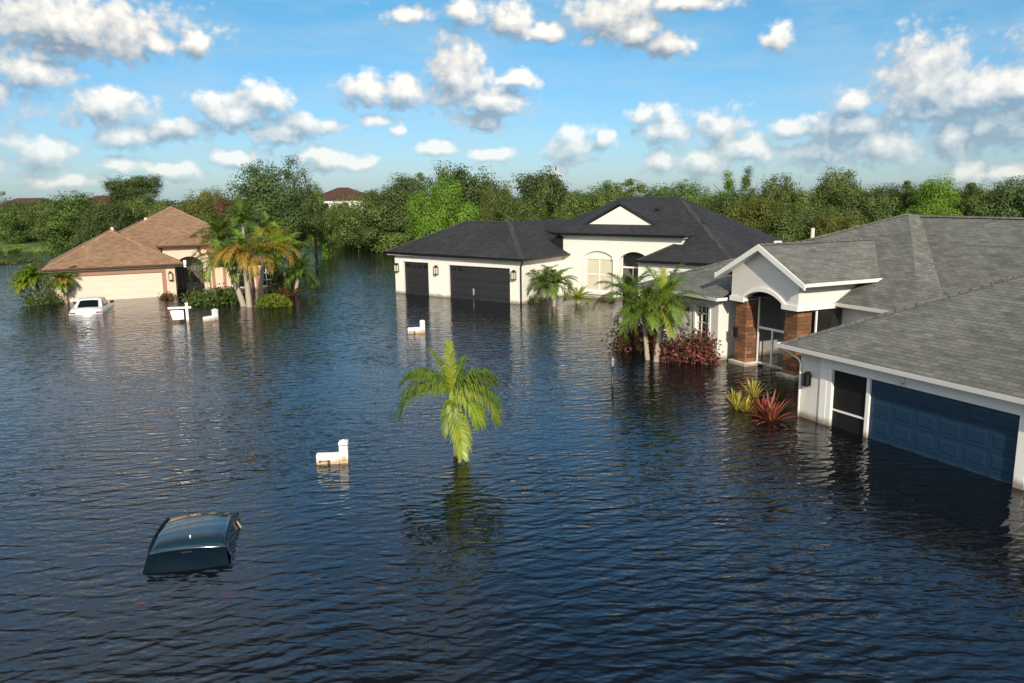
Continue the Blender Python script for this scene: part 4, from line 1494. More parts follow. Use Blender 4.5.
mailbox(344.5, 462, R(4), 1.0, 'white mailbox with a dark numeral on its post, nearest the sunken dark car')
mailbox(422.5, 332.5, R(12), 1.05, 'white mailbox in the water in front of the black garage doors')
mailbox(215.5, 320, R(58), 1.05, 'white mailbox beside the hanging white sign, farthest away', False)

p_ = ground_at(188, 322)
o = empty('yard_sign', p_, R(14), 'white hanging yard sign on an L shaped post in front of the peach house', 'sign')
mb = MB(False)
mb.box(-0.07, 0.07, -0.07, 0.07, -1.0, 1.08)
mb.prism([(-0.085, -0.085, 1.082), (0.085, -0.085, 1.082), (0.085, 0.085, 1.082), (-0.085, 0.085, 1.082)], (0, 0, 0.05))
mb.build('post', 'vinyl', o)
mb = MB(False)
mb.box(-1.02, -0.072, -0.05, 0.05, 0.80, 0.91)
mb.box(0.072, 0.24, -0.05, 0.05, 0.80, 0.91)
mb.build('arm', 'vinyl', o)
mb = MB(False)
mb.prism([(-0.92, -0.02, 0.70), (-0.20, -0.02, 0.70), (-0.18, -0.14, 0.20), (-0.78, -0.14, 0.18)], (0, 0.03, 0))
pn = mb.build('sign_panel', 'vinyl', o)
mb = MB(False)
for (a0, a1, z) in ((-.78, -.34, .60), (-.70, -.30, .49), (-.72, -.36, .38)):
    dy = -0.02 - (0.70 - z) * 0.12 / 0.50 - 0.006
    mb.box(a0, a1, dy - 0.004, dy, z - .022, z + .022)
mb.build('faded_lettering', 'grey_mark', pn)
for x in (-.9, -.25):
    mb = MB(False)
    mb.tube([(x, 0, .78), (x, -.01, .72)], .012, 5)
    mb.build('hook', 'dark_mark', o)

def stake(px, py, h_, label):
    p_ = ground_at(px, py)
    o = empty('garden_light', p_, 0, label, 'garden light', 'thin garden lights standing in the water')
    mb = MB(False)
    mb.tube([(0, 0, -1), (0, 0, h_ * .68)], .042, 8)
    mb.build('stake', 'black_metal', o, True)
    mb = MB(False)
    mb.tube([(0, 0, h_ * .68), (0, 0, h_ * .72), (0, 0, h_ * .92), (0, 0, h_ * .93), (0, 0, h_)], [.035, .05, .06, .075, .02], 10)
    mb.build('lamp_head', 'weather_grey', o)
    return o
stake(612.5, 385, 1.05, 'thin garden light on a dark stake in open water near the red shrubs')
stake(474, 310, 1.35, 'thin garden light on a dark stake in front of the wide black garage door')

# pale pole behind the grey roof
P = far_at(813, 228, 62)
o = empty('utility_pole', (P.x, P.y, -0.5), 0, 'short pale weathered pole sticking up behind the grey roof ridge', 'pole')
mb = MB(False)
mb.tube([(0, 0, 0), (0, 0, P.z + 0.5)], [0.17, 0.14], 10)
mb.build('shaft', 'pale_pole', o, True)
mb = MB(False)
mb.tube([(0, 0, P.z + 0.5), (0, 0, P.z + .6)], [0.15, 0.11], 10)
mb.build('cap', 'black_metal', o)

# ================================================================== PALMS
b = ground_at(458, 455)
cf = dict(pairs=58, leaf_len=0.60, width=0.060, hang=0.8)
ct_ = dict(cf, leaf_len=0.36)
palm('palm_tree', 'lone low palm with lime fronds standing alone in open water, nearest the camera', b, (b.x - 0.13, b.y, 1.72), 0.13, 0.10, [
    dict(az=110, elev=86, length=1.50, droop=10, mat='frond_lime', tone0=.55, vshape=.2, **dict(ct_, pairs=34, leaf_len=.44)),
    dict(az=170, elev=76, length=1.40, droop=24, mat='frond_lime', tone0=.45, **ct_),
    dict(az=176, elev=56, length=1.60, droop=100, mat='frond', tone0=.55, **cf),
    dict(az=192, elev=44, length=1.75, droop=128, mat='frond', tone0=.5, **cf),
    dict(az=194, elev=30, length=1.90, droop=126, mat='frond', tone0=.4, **cf),
    dict(az=2, elev=52, length=1.40, droop=92, mat='frond', tone0=.4, **cf),
    dict(az=345, elev=40, length=1.60, droop=118, mat='frond', tone0=.5, **cf),
    dict(az=334, elev=26, length=1.75, droop=116, mat='frond_lime', tone0=.6, **cf),
    dict(az=40, elev=74, length=1.15, droop=25, mat='frond', tone0=.3, **ct_),
    dict(az=302, elev=-56, length=1.75, droop=30, mat='frond_lime', tone0=.65, twist=-.2, **dict(ct_, leaf_len=.52)),
    dict(az=258, elev=-50, length=1.05, droop=38, mat='frond', tone0=.45, **dict(ct_, leaf_len=.40)),
    dict(az=318, elev=12, length=1.35, droop=105, mat='frond_lime', tone0=.5, **cf),
    dict(az=90, elev=52, length=1.5, droop=95, mat='frond', tone0=.3, **cf),
    dict(az=182, elev=66, length=1.5, droop=95, mat='frond', tone0=.5, **cf),
    dict(az=10, elev=64, length=1.4, droop=95, mat='frond', tone0=.5, **cf),

    dict(az=45, elev=38, length=1.4, droop=110, mat='frond', tone0=.35, **cf)], shaft=0.35, seed=3)

g1 = 'palms in the red shrub bed before the grey house'
b = ground_at(656, 361.5)
palm('palm_tree', 'pale trunked palm with lime crownshaft in the red bed, nearest the grey house window', b, (b.x + .25, b.y, 2.35), .14, .10,
     auto_fronds(5, 15, 1.85, 'frond', (82, 5), (50, 130), pairs=46, leaf_len=.55, width=.06) + [
         dict(az=355, elev=40, length=2.0, droop=125, mat='frond', pairs=46, leaf_len=.55, width=.06, tone0=.6),
         dict(az=275, elev=-5, length=1.8, droop=80, mat='frond_lime', pairs=46, leaf_len=.5, width=.06, tone0=.6),
         dict(az=92, elev=86, length=1.6, droop=12, mat='frond_lime', pairs=40, leaf_len=.5, width=.06, tone0=.6)], g1, shaft=.75, seed=8)
b = ground_at(647.5, 359.5)
palm('palm_tree', 'palm with slim grey trunk in the red shrub bed, leaning away from the grey house', b, (b.x - .22, b.y, 2.1), .12, .085,
     auto_fronds(6, 13, 1.8, 'frond', (80, 5), (55, 130), pairs=44, leaf_len=.55, width=.06), g1, shaft=.5, seed=9)
b = ground_at(641, 350)
palm('palm_tree', 'rearmost palm of the red shrub bed, its trunk hidden by the two others', b, (b.x - .55, b.y + .3, 2.35), .12, .085,
     auto_fronds(7, 12, 1.85, 'frond_deep', (80, 10), (50, 120), pairs=40, leaf_len=.55, width=.06), g1, shaft=.5, seed=10)

b = ground_at(554, 306)
palm('palm_tree', 'small palm with yellow green trunk beside the cream garage side wall', b, (b.x + .05, b.y, 1.35), .13, .09,
     auto_fronds(15, 20, 1.75, 'frond_deep', (78, 5), (60, 130), pairs=30, leaf_len=.5, width=.075), 'palms by the cream house', shaft=.9, seed=11)
b = ground_at(549, 303)
palm('palm_tree', 'thin second palm trunk just behind the small palm by the cream garage', b, (b.x - .35, b.y, 1.30), .08, .06,
     auto_fronds(16, 13, 1.6, 'frond_deep', (78, 10), (60, 120), pairs=28, leaf_len=.5, width=.075), 'palms by the cream house', seed=12)
b = ground_at(578, 303)
palm('cycad', 'low rosette of stiff green fronds in the water below the arched window', b, (b.x, b.y, .18), .16, .14,
     auto_fronds(17, 20, 1.15, 'frond_lime', (70, 12), (40, 70), pairs=24, leaf_len=.25, width=.06), seed=13)['category'] = 'plant'

g3 = 'palms in front of the peach house'
kw = dict(pairs=30, leaf_len=.75, width=.10)
def fr(az, elev, L, droop, mat, tone=.5, **k):
    d = dict(az=az, elev=elev, length=L, droop=droop, mat=mat, tone0=tone, **kw)
    d.update(k)
    return d
b = ground_at(243.8, 306)
palm('palm_tree', 'leaning pale trunked palm with gold arching fronds over the dark entry gate', b, (b.x - .85, b.y + .2, 2.75), .21, .15,
     auto_fronds(25, 12, 2.5, 'frond', (80, 10), (60, 130), .35, **kw) + [
         fr(182, 48, 3.3, 135, 'frond_gold', .5), fr(200, 35, 3.4, 140, 'frond', .5), fr(168, 60, 3.2, 120, 'frond_gold', .35), fr(250, 30, 2.8, 130, 'frond', .5)], g3, seed=21)
b = ground_at(249.5, 307)
palm('palm_tree', 'upright pale trunked palm with a gold frond hanging down its front, middle of the trio', b, (b.x - .1, b.y, 3.1), .21, .15,
     auto_fronds(26, 11, 2.4, 'frond', (84, 20), (55, 120), .3, **kw) + [
         fr(262, 62, 3.1, 150, 'frond_gold', .7), fr(235, 55, 2.9, 150, 'frond_gold', .6), fr(285, 50, 2.7, 150, 'frond_gold', .5)], g3, seed=22)
b = ground_at(260, 298)
palm('palm_tree', 'leaning palm with a rust gold frond arching over the round bright bush', b, (b.x + .45, b.y, 3.0), .17, .13,
     auto_fronds(27, 12, 2.4, 'frond', (80, 15), (55, 125), .3, **kw) + [
         fr(345, 50, 3.4, 125, 'frond_gold', .5), fr(330, 42, 3.4, 130, 'frond_gold', .3), fr(10, 60, 3.0, 100, 'frond_lime', .4)], g3, seed=23)
b = ground_at(250, 292)
palm('palm_tree', 'tallest feathery palm rising above the gold palms, its slim stem showing', b, (b.x - .2, b.y, 5.1), .12, .08,
     auto_fronds(28, 20, 2.0, 'frond_deep', (88, 35), (25, 90), pairs=30, leaf_len=.6, width=.09), g3, seed=24)
b = ground_at(222, 289)
palm('palm_tree', 'dense green palm crown against the tan roof, left of the gold palms', b, (b.x + .1, b.y, 4.0), .16, .12,
     auto_fronds(29, 22, 2.2, 'frond_deep', (84, 5), (40, 120), pairs=30, leaf_len=.7, width=.10), g3, seed=25)
b = ground_at(287.5, 292)
palm('palm_tree', 'yellow green palm behind the rust gold frond, right end of the peach wall', b, (b.x - .3, b.y, 3.1), .14, .10,
     auto_fronds(30, 18, 2.1, 'frond_lime', (84, 5), (45, 120), pairs=30, leaf_len=.7, width=.10), g3, seed=26)
b = ground_at(295, 295)
palm('palm_tree', 'small dark green palm at the water side, farthest from the tan roof', b, (b.x + .35, b.y, 1.55), .17, .12,
     auto_fronds(31, 18, 2.0, 'frond_deep', (82, 5), (50, 125), pairs=28, leaf_len=.65, width=.10), g3, seed=27)
b = ground_at(270, 288)
palm('palm_tree', 'green palm behind the middle trunks, crown before the big dark tree', b, (b.x, b.y + 1, 3.9), .14, .10,
     auto_fronds(32, 18, 2.1, 'frond', (85, 5), (45, 120), .1, pairs=30, leaf_len=.7, width=.10), g3, seed=28)
g4 = 'palms at the garage corner of the peach house'
b = ground_at(42, 304)
palm('palm_tree', 'thin leaning palm at the garage corner, outermost of three', b, (b.x - 1.0, b.y, 1.35), .08, .06,
     auto_fronds(33, 24, 1.15, 'frond_lime', (84, 10), (45, 115), pairs=22, leaf_len=.5, width=.10), g4, seed=29)
b = ground_at(45.5, 303.5)
palm('palm_tree', 'thin palm leaning over the dark shrub, middle of three at the garage corner', b, (b.x - .75, b.y, 1.75), .09, .06,
     auto_fronds(34, 24, 1.15, 'frond', (84, 10), (45, 115), pairs=22, leaf_len=.5, width=.10), g4, seed=30)
b = ground_at(66.5, 303)
palm('palm_tree', 'palm with drooping fronds right before the pale garage corner, behind the white sedan', b, (b.x - .1, b.y, 1.55), .12, .10,
     auto_fronds(35, 22, 1.3, 'frond', (70, -5), (60, 110), .12, pairs=22, leaf_len=.5, width=.10), g4, seed=31)

# ================================================================== SHRUBS AND BEDDING
p_ = ground_at(692, 364)
shrub('red_shrub', 'broad dark red and green shrub below the grey house window', (p_.x + .1, p_.y + .5, 0), 1.25, .85, 1.35, .19, 2600, 'lf_red', 41, group='red shrubs before the grey house', clumps=26)
p_ = ground_at(641, 352)
shrub('red_shrub', 'dark red shrub behind the two slim palm trunks', (p_.x + .1, p_.y + .6, 0), 1.25, .8, 1.45, .18, 2400, 'lf_red', 42, group='red shrubs before the grey house', clumps=24)
p_ = ground_at(622, 351)
shrub('red_shrub', 'small dark red shrub at the open water end of the bed', (p_.x + .2, p_.y + .5, 0), .65, .55, 1.15, .15, 1100, 'lf_red', 43, group='red shrubs before the grey house', clumps=14)
p_ = ground_at(270, 308)
shrub('round_bush', 'clipped round bright green bush at the foot of the gold palms', (p_.x, p_.y + .8, 0), 1.25, 1.0, .82, .15, 3600, 'lf_hedge', 44, cat='bush', clumps=40, flat_top=True)
p_ = ground_at(200, 307)
shrub('green_shrub', 'spreading green shrub before the dark entry gate, beside the white sign', (p_.x + .2, p_.y + 1.5, 0), 1.9, .9, 1.05, .20, 2600, 'lf_mid', 45, clumps=24)
p_ = ground_at(216, 303)
shrub('green_shrub', 'dark green shrub at the foot of the leaning gold palm', (p_.x + .3, p_.y + 1.2, 0), 1.2, .8, .95, .18, 1600, 'lf_dark', 46, clumps=18)
p_ = ground_at(166, 299)
shrub('rust_shrub', 'small rust coloured shrub at the right corner of the pale garage door', (p_.x + .1, p_.y + .2, 0), .65, .4, .42, .14, 600, 'lf_rust', 47, clumps=12)
p_ = ground_at(231, 300)
shrub('rust_shrub', 'rust coloured shrub under the peach wall windows, behind the leaning trunk', (p_.x, p_.y + 1.0, 0), 1.1, .6, .85, .16, 1100, 'lf_rust', 48, clumps=16)
p_ = ground_at(286, 297)
shrub('rust_shrub', 'rust coloured shrub by the water side palms beyond the round bush', (p_.x, p_.y + .6, 0), 1.0, .6, .75, .16, 900, 'lf_rust', 49, clumps=14)
p_ = ground_at(279, 293)
shrub('green_shrub', 'tall dark green shrub covering the far end of the peach wall', (p_.x, p_.y + 1.0, 0), 1.1, .9, 1.9, .2, 2000, 'lf_dark', 50, clumps=22)
p_ = ground_at(36, 306)
shrub('green_shrub', 'dark shrub under the thin leaning palms at the garage corner', (p_.x - .1, p_.y + .8, 0), 1.25, .9, 1.15, .17, 2000, 'lf_dark', 51, clumps=20)
for i, (x, y, rr, lb) in enumerate(((603, 300.5, .35, 'tiny red brown plant under the arched window sill'), (611, 301.5, .4, 'tiny red brown plant by the porch post of the cream house'))):
    p_ = ground_at(x, y)
    shrub('rust_shrub', lb, (p_.x, p_.y, 0), rr, .25, .26, .12, 240, 'lf_rust', 52 + i, clumps=8)
p_ = ground_at(535, 303)
shrub('green_shrub', 'faint small shrub against the cream garage side wall by the downspout', (p_.x, p_.y, 0), .55, .4, .55, .12, 300, 'lf_mid', 55, clumps=10)
P = ground_at(326, 260)
shrub('water_plant', 'slim lime plant standing alone in the far water below the white house', (P.x, P.y, 0), .45, .4, 1.5, .28, 420, 'lf_lime', 56, clumps=12)

gy = 'yellow striped plants by the porch'
for x, y, n, L, sd, lb in ((736, 409, 34, .80, 3, 'yellow striped rosette nearest open water before the porch'), (746, 411, 24, .6, 4, 'low yellow striped rosette tucked against the red plant'), (753, 397, 40, .80, 5, 'yellow striped rosette behind, close to the porch plinth')):
    p_ = ground_at(x, y)
    blade_plant('striped_plant', lb, p_, n, L, .035, 'blade_yellow', sd, .8, 'plant', gy, (86, 42))
p_ = ground_at(771, 420)
blade_plant('red_strap_plant', 'large red strap leaved plant beside the grey garage corner', p_, 46, 1.02, .050, 'blade_red', 8, 1.1, 'plant', None, (84, 14), (.1, 1))
p_ = ground_at(762, 414)
blade_plant('red_strap_plant', 'smaller orange red strap leaved plant between the yellow rosettes and the big one', p_, 26, .85, .045, 'blade_red', 9, 1.0, 'plant', None, (80, 18), (.4, 1))
p_ = ground_at(781, 399)
blade_plant('green_strap_plant', 'tall green bladed plant between the red plant and the porch', p_, 20, .95, .035, 'reed', 10, .6, 'plant', None, (88, 55))

# ================================================================== TREES
gl = 'trees behind the peach house'
tree(6, 192, 12, 130, 'spire', 'lf_dark', 'narrow dark spire shaped tree at the far left bank', group=gl, low=.02)
tree(34, 202, 20, 128, 'bushy', 'lf_mid', 'low olive bushy tree beside the dark spire shaped tree', group=gl, low=.0)
tree(16, 206, 24, 124, 'bushy', 'lf_mid', 'low rounded tree on the far left bank in front of the pale far wall', group=gl, low=.0)
tree(52, 203, 24, 118, 'bushy', 'lf_olive', 'low olive tree on the far left bank beside the wide waterside tree', group=gl, low=.0)
tree(68, 193.5, 36, 98, 'oak2', 'lf_mid', 'wide green tree reaching down to the water left of the tan roof', -0.3, group=gl, low=.0)
tree(98, 203, 26, 92, 'bushy', 'lf_dark', 'dark green bushy tree against the left slope of the tan roof', group=gl, low=.0)
tree(120, 207, 26, 104, 'bushy', 'lf_mid', 'mid green tree below the dark red brown far roof', group=gl, low=.0)
tree(143, 199, 30, 96, 'oak3', 'lf_olive', 'broad olive tree directly behind the tan roof slope', group=gl, low=.05)
tree(134, 175.5, 25, 128, 'oak0', 'lf_dark', 'tall round crowned dark tree standing out beside the dark red brown roof', group=gl, low=.52)
tree(172, 203, 22, 100, 'oak1', 'lf_olive', 'olive tree behind the peak of the tan roof', group=gl, low=.05)
tree(202, 189.5, 18, 98, 'oak0', 'lf_yellow', 'light yellowish round tree right of the tan roof peak', group=gl, low=.05)
tree(224, 196, 17, 90, 'bushy', 'lf_rust', 'brownish tree squeezed between the light round tree and the big dark tree', group=gl, low=.0)
tree(238, 205, 16, 80, 'oak1', 'lf_mid', 'mid green tree just behind the tall feathery palm', group=gl, low=.0)
tree(266, 164, 40, 84, 'oak2', 'lf_dark', 'big dark tree with dense crown towering behind the gold palms', group=gl, low=.02)
tree(288, 158, 30, 88, 'airy', 'lf_dark', 'open crowned tree with sky between its top sprays, beside the big dark tree', group=gl, low=.1)
tree(312, 184, 21, 96, 'oak1', 'lf_olive', 'lighter green side tree before the two storey white house', group=gl, low=.02)
gm = 'trees between the white house and the cream house'
tree(326, 218, 22, 118, 'bushy', 'lf_lime', 'low lime bush on the far bank under the white house', .2, gm, low=.0)
tree(350, 208, 20, 112, 'bushy', 'lf_mid', 'low bushy tree before the red brown wing roof', .0, gm, low=.0)
tree(372, 189, 30, 106, 'bushy', 'lf_mid', 'round green tree leaning over the far water, next to the white house', -.2, gm, low=.0)
tree(398, 176, 34, 102, 'oak2', 'lf_dark', 'dark tree over the far water behind the lime tree', -.2, gm, low=.0)
tree(420, 174, 22, 112, 'tuft', 'lf_olive', 'olive tufted tree top between the dark tree and the lime tree', -.2, gm, low=.0)
tree(441, 177, 32, 84, 'oak1', 'lf_lime', 'bright lime green tree behind the charcoal garage roof', 0, gm, low=.0)
tree(466, 166.5, 34, 98, 'oak0', 'lf_dark', 'tall dark olive tree just right of the lime tree', 0, gm, low=.0)
tree(492, 184, 20, 90, 'bushy', 'lf_olive', 'lower olive tree in the dip behind the charcoal ridge', 0, gm, low=.0)
tree(546, 171.5, 44, 96, 'oak3', 'lf_dark', 'wide dark tree behind the middle of the cream house', 0, gm, low=.0)
gr = 'trees behind the grey and charcoal roofs'
tree(519, 195.0, 29, 84, 'bushy', 'lf_mid', 'mid green bush right behind the charcoal garage ridge', 0, gr, low=.0)
tree(577, 190.0, 31, 88, 'bushy', 'lf_olive', 'olive tree behind the left slope of the raised entry roof', 0, gr, low=.0)
tree(602, 183.0, 31, 100, 'oak1', 'lf_olive', 'olive tree above the pale pediment', 0, gr, low=.0)
tree(630, 180.0, 29, 104, 'tuft', 'lf_olive', 'tufted olive tree above the charcoal main ridge', 0, gr, low=.0)
tree(660, 187.0, 32, 100, 'oak0', 'lf_mid', 'mid green tree above the right end of the charcoal main ridge', 0, gr, low=.0)
tree(690, 182.0, 31, 92, 'oak2', 'lf_mid', 'round mid green tree above the long right charcoal slope', 0, gr, low=.0)
tree(727, 172.0, 25, 108, 'airy', 'lf_lime', 'first of two tall open topped trees above the grey gable', 0, gr, low=.05)
tree(749, 168.0, 22, 104, 'airy', 'lf_mid', 'second tall open topped tree above the grey gable, darker', 0, gr, low=.05)
tree(712, 196.0, 34, 84, 'bushy', 'lf_dark', 'dark lower tree over the right charcoal hip', 0, gr, low=.0)
tree(745, 199.0, 36, 80, 'bushy', 'lf_yellow', 'yellowish rounded tree left of the pale pole', 0, gr, low=.0)
tree(783, 176.0, 31, 92, 'oak1', 'lf_olive', 'tall olive tree just left above the pale pole', 0, gr, low=.0)
tree(793, 202.0, 32, 76, 'oak0', 'lf_olive', 'olive rounded tree right at the pale pole', 0, gr, low=.0)
tree(829, 170.5, 32, 92, 'oak2', 'lf_olive', 'tallest olive tree, just right above the pale pole', 0, gr, low=.0)
tree(842, 214.0, 26, 72, 'bushy', 'lf_yellow', 'yellow green bush at the start of the grey main ridge', 0, gr, low=.0)
tree(860, 184.0, 31, 88, 'oak1', 'lf_mid', 'mid green tree above the far hip of the grey roof', 0, gr, low=.0)
tree(885, 187.0, 31, 96, 'oak3', 'lf_dark', 'dark spreading tree above the start of the grey ridge', 0, gr, low=.0)
tree(908, 182.0, 22, 92, 'tuft', 'lf_dark', 'dark tufted tree above the lighter roof strip', 0, gr, low=.0)
tree(936, 179.5, 27, 88, 'oak0', 'lf_lime', 'bright green tree above the grey ridge', 0, gr, low=.0)
tree(922, 203.0, 29, 76, 'bushy', 'lf_lime', 'light green bush just showing over the grey ridge', 0, gr, low=.0)
tree(970, 184.0, 29, 92, 'tuft', 'lf_dark', 'dark ragged tree toward the far end of the grey ridge', 0, gr, low=.0)
tree(995, 194.0, 29, 84, 'bushy', 'lf_olive', 'olive bushy tree near the far end of the grey ridge', 0, gr, low=.0)
tree(1024, 179.0, 34, 82, 'oak1', 'lf_dark', 'tall dark tree cut by the right edge above the grey ridge', 0, gr, low=.0)

rnd = random.Random(77)
blobs = []
for i in range(120):
    px = rnd.uniform(330, 1130)
    d = rnd.uniform(100, 135)
    t = (190 - (px - 512) * .0122) + rnd.uniform(-3, 12)
    P = far_at(px, t, d)
    rz = max(2.0, P.z / 2)
    blobs.append((P.x, P.y, rz, rnd.uniform(3.0, 5.0), rz))
for i in range(70):
    px = rnd.uniform(300, 1130)
    d = rnd.uniform(92, 104) if px < 420 else rnd.uniform(82, 100)
    if px < 400: d += 22
    P = far_at(px, 200, d)
    rz = rnd.uniform(1.4, 3.0)
    blobs.append((P.x, P.y, rz * .7, rnd.uniform(2.5, 4.0), rz))
for i in range(55):
    px = rnd.uniform(-120, 250)
    d = rnd.uniform(126, 165)
    t = 206 + rnd.uniform(-4, 8)
    P = far_at(px, t, d)
    rz = max(1.5, P.z / 2)
    blobs.append((P.x, P.y, rz, rnd.uniform(3.0, 5.0), rz))
tag(blob_mass('woodland', blobs, .25, 1200, 'lf_olive', 6), 'dense mixed wood filling the gaps behind the single trees', 'wood', None, 'stuff')
blobs = []
for i in range(150):
    px = -200 + 1450 * i / 150 + rnd.uniform(-6, 6)
    d = rnd.uniform(260, 480)
    P = far_at(px, 198.5 - (px - 512) * .004 + rnd.uniform(-1.5, 3), d)
    rz = max(2.5, P.z / 2)
    blobs.append((P.x, P.y, rz, rnd.uniform(9, 14), rz))
tag(blob_mass('far_woodland', blobs, 1.1, 260, 'lf_dark', 7), 'low distant line of woods along the horizon', 'wood', None, 'stuff')
# reed patch
P = ground_at(4, 263)
blobs = [(P.x + rnd.uniform(-5, 2.6), P.y + rnd.uniform(-1.5, 2.5), .15, rnd.uniform(.8, 1.4), rnd.uniform(.25, .55)) for i in range(16)]
tag(blob_mass('reed_patch', blobs, .22, 260, 'reed', 8), 'dark floating patch of reeds in the far water', 'reeds', None, 'stuff')
# rough growth along the far bank
blobs = []
shore = [(-420, 150), (-130, 116), (-90, 110), (-66, 108.5), (-42, 108), (-25, 109), (-19, 114), (-9, 106), (5, 94), (30, 88), (62, 74), (120, 64), (420, 60)]
for i in range(len(shore) - 1):
    (x0, y0), (x1, y1) = shore[i], shore[i + 1]
    L = math.hypot(x1 - x0, y1 - y0)
    if x0 < -140 or x1 > 125:
        continue
    for k in range(int(L / 1.3)):
        t = rnd.random()
        blobs.append((x0 + (x1 - x0) * t, y0 + (y1 - y0) * t + rnd.uniform(-.2, 3.5), rnd.uniform(.1, .3), rnd.uniform(.8, 1.7), rnd.uniform(.3, .9)))
tag(blob_mass('bank_growth', blobs, .28, 130, 'lf_hedge', 9), 'rough low growth along the far water edge', 'undergrowth', None, 'stuff')

# ================================================================== GROUND, BANK, WATER
def sheet(name, pts, mat, z=None):
    mb = MB(False)
    mb.poly([(x, y, z) for x, y in pts])
    o = mb.build(name, mat)
    o['kind'] = 'structure'
    return o
sheet('ground', [(-6000, -600), (6000, -600), (6000, 9000), (-6000, 9000)], 'mud', -1.3)
mb = MB(False)
for i in range(len(shore) - 1):
    a, c = shore[i], shore[i + 1]
    rows = [(0, -.55), (2.0, .12), (6.0, .38), (60, .45), (430, .4), (436, -1.0)]
    for k in range(len(rows) - 1):
        d0, z0 = rows[k]; d1, z1 = rows[k + 1]
        sx = lambda q, d: (q[0] * (1 + d / 900.0), q[1] + d)
        mb.poly([(*sx(a, d0), z0), (*sx(c, d0), z0), (*sx(c, d1), z1), (*sx(a, d1), z1)])
o = mb.build('grass_bank', 'bank', None, True)
o['kind'] = 'structure'

mt, nt, bs = new_mat('flood water')
tc = nt.n('ShaderNodeTexCoord')
geo = nt.n('ShaderNodeNewGeometry')
def ripple(scale, rot, detail, rough, dist=0.0, lean=0.0):
    mp = nt.n('ShaderNodeMapping')
    mp.inputs['Rotation'].default_value = (0, 0, R(rot))
    mp.inputs['Scale'].default_value = (scale[0], scale[1], 1)
    nt.l(geo.outputs['Position'], mp.inputs['Vector'])
    def noise_at(vec):
        nz = nt.n('ShaderNodeTexNoise', noise_dimensions='2D', i_Scale=1.0, i_Detail=detail, i_Roughness=rough, i_Distortion=dist)
        nt.l(vec, nz.inputs['Vector'])
        return nz.outputs['Fac']
    f = noise_at(mp.outputs[0])
    if lean:
        cb = nt.n('ShaderNodeCombineXYZ')
        nt.l(nt.math('MULTIPLY', nt.math('SUBTRACT', f, 0.5), lean), cb.inputs[1])
        va = nt.n('ShaderNodeVectorMath', operation='ADD')
        nt.l(mp.outputs[0], va.inputs[0]); nt.l(cb.outputs[0], va.inputs[1])
        f = noise_at(va.outputs[0])
    return f
r1 = ripple((0.95, 2.5), 8, 2.0, 0.45, 0.0, 1.5)
r3 = ripple((4.5, 9.0), 14, 2.0, 0.5)
gust = ripple((0.06, 0.10), 20, 3.0, 0.5)
patch = ripple((0.30, 0.45), -30, 2.0, 0.5)
# wind ripples: several short wave trains with wandering crests, steeper on one face
h_ = nt.math('ADD', nt.math('MULTIPLY', r1, 0.045), nt.math('MULTIPLY', r3, 0.0045))
for wl, ang, sl_, wn in ((0.78, 16, .030, .45), (0.60, 30, .040, .6), (0.50, -4, .040, .7), (0.41, 22, .040, .9), (0.33, 40, .030, 1.1), (0.27, 6, .028, 1.3), (0.22, -24, .022, 1.5)):
    kx = 2 * math.pi / (wl * 0.74)
    dv = nt.n('ShaderNodeVectorMath', operation='DOT_PRODUCT')
    nt.l(geo.outputs['Position'], dv.inputs[0])
    dv.inputs[1].default_value = (-math.sin(R(ang)) * kx, math.cos(R(ang)) * kx, 0)
    wr = nt.n('ShaderNodeTexNoise', noise_dimensions='2D', i_Scale=wn, i_Detail=1.5)
    of = nt.n('ShaderNodeVectorMath', operation='ADD')
    nt.l(geo.outputs['Position'], of.inputs[0]); of.inputs[1].default_value = (ang * 7.3, wl * 91.0, 0)
    nt.l(of.outputs[0], wr.inputs['Vector'])
    ph = nt.math('MULTIPLY_ADD', wr.outputs['Fac'], 11.0, dv.outputs['Value'])
    sn, cs = nt.math('SINE', ph), nt.math('COSINE', ph)
    w_ = nt.math('MULTIPLY_ADD', nt.math('MULTIPLY', sn, cs), 0.5, sn)
    # each train comes and goes over a few metres
    en = nt.n('ShaderNodeMapRange', i_1=0.32, i_2=0.68, i_3=0.25, i_4=1.3)
    nt.l(wr.outputs['Fac'], en.inputs[0])
    h_ = nt.math('MULTIPLY_ADD', nt.math('MULTIPLY', w_, en.outputs[0]), sl_ * 1.05 / kx, h_)
gm_ = nt.n('ShaderNodeMapRange', i_1=0.35, i_2=0.65, i_3=0.6, i_4=1.2)
nt.l(gust, gm_.inputs[0])
h_ = nt.math('MULTIPLY', h_, gm_.outputs[0])
bp = nt.n('ShaderNodeBump', i_Strength=1.0, i_Distance=1.0)
nt.l(h_, bp.inputs['Height'])
bs.inputs['Base Color'].default_value = (0.004, 0.0055, 0.0075, 1)
bs.inputs['Roughness'].default_value = 0.03
bs.inputs['IOR'].default_value = 1.46
nt.l(bp.outputs['Normal'], bs.inputs['Normal'])
tr = nt.n('ShaderNodeBsdfTransparent')
tr.inputs['Color'].default_value = (0.8, 0.55, 0.4, 1)
ms = nt.n('ShaderNodeMixShader', i_0=0.08)
nt.l(bs.outputs[0], ms.inputs[1]); nt.l(tr.outputs[0], ms.inputs[2])
nt.l(ms.outputs[0], mt.node_tree.nodes['Material Output'].inputs['Surface'])
M['water'] = mt
sheet('water', [(-6000, -500), (6000, -500), (6000, 8000), (-6000, 8000)], 'water', 0.0)

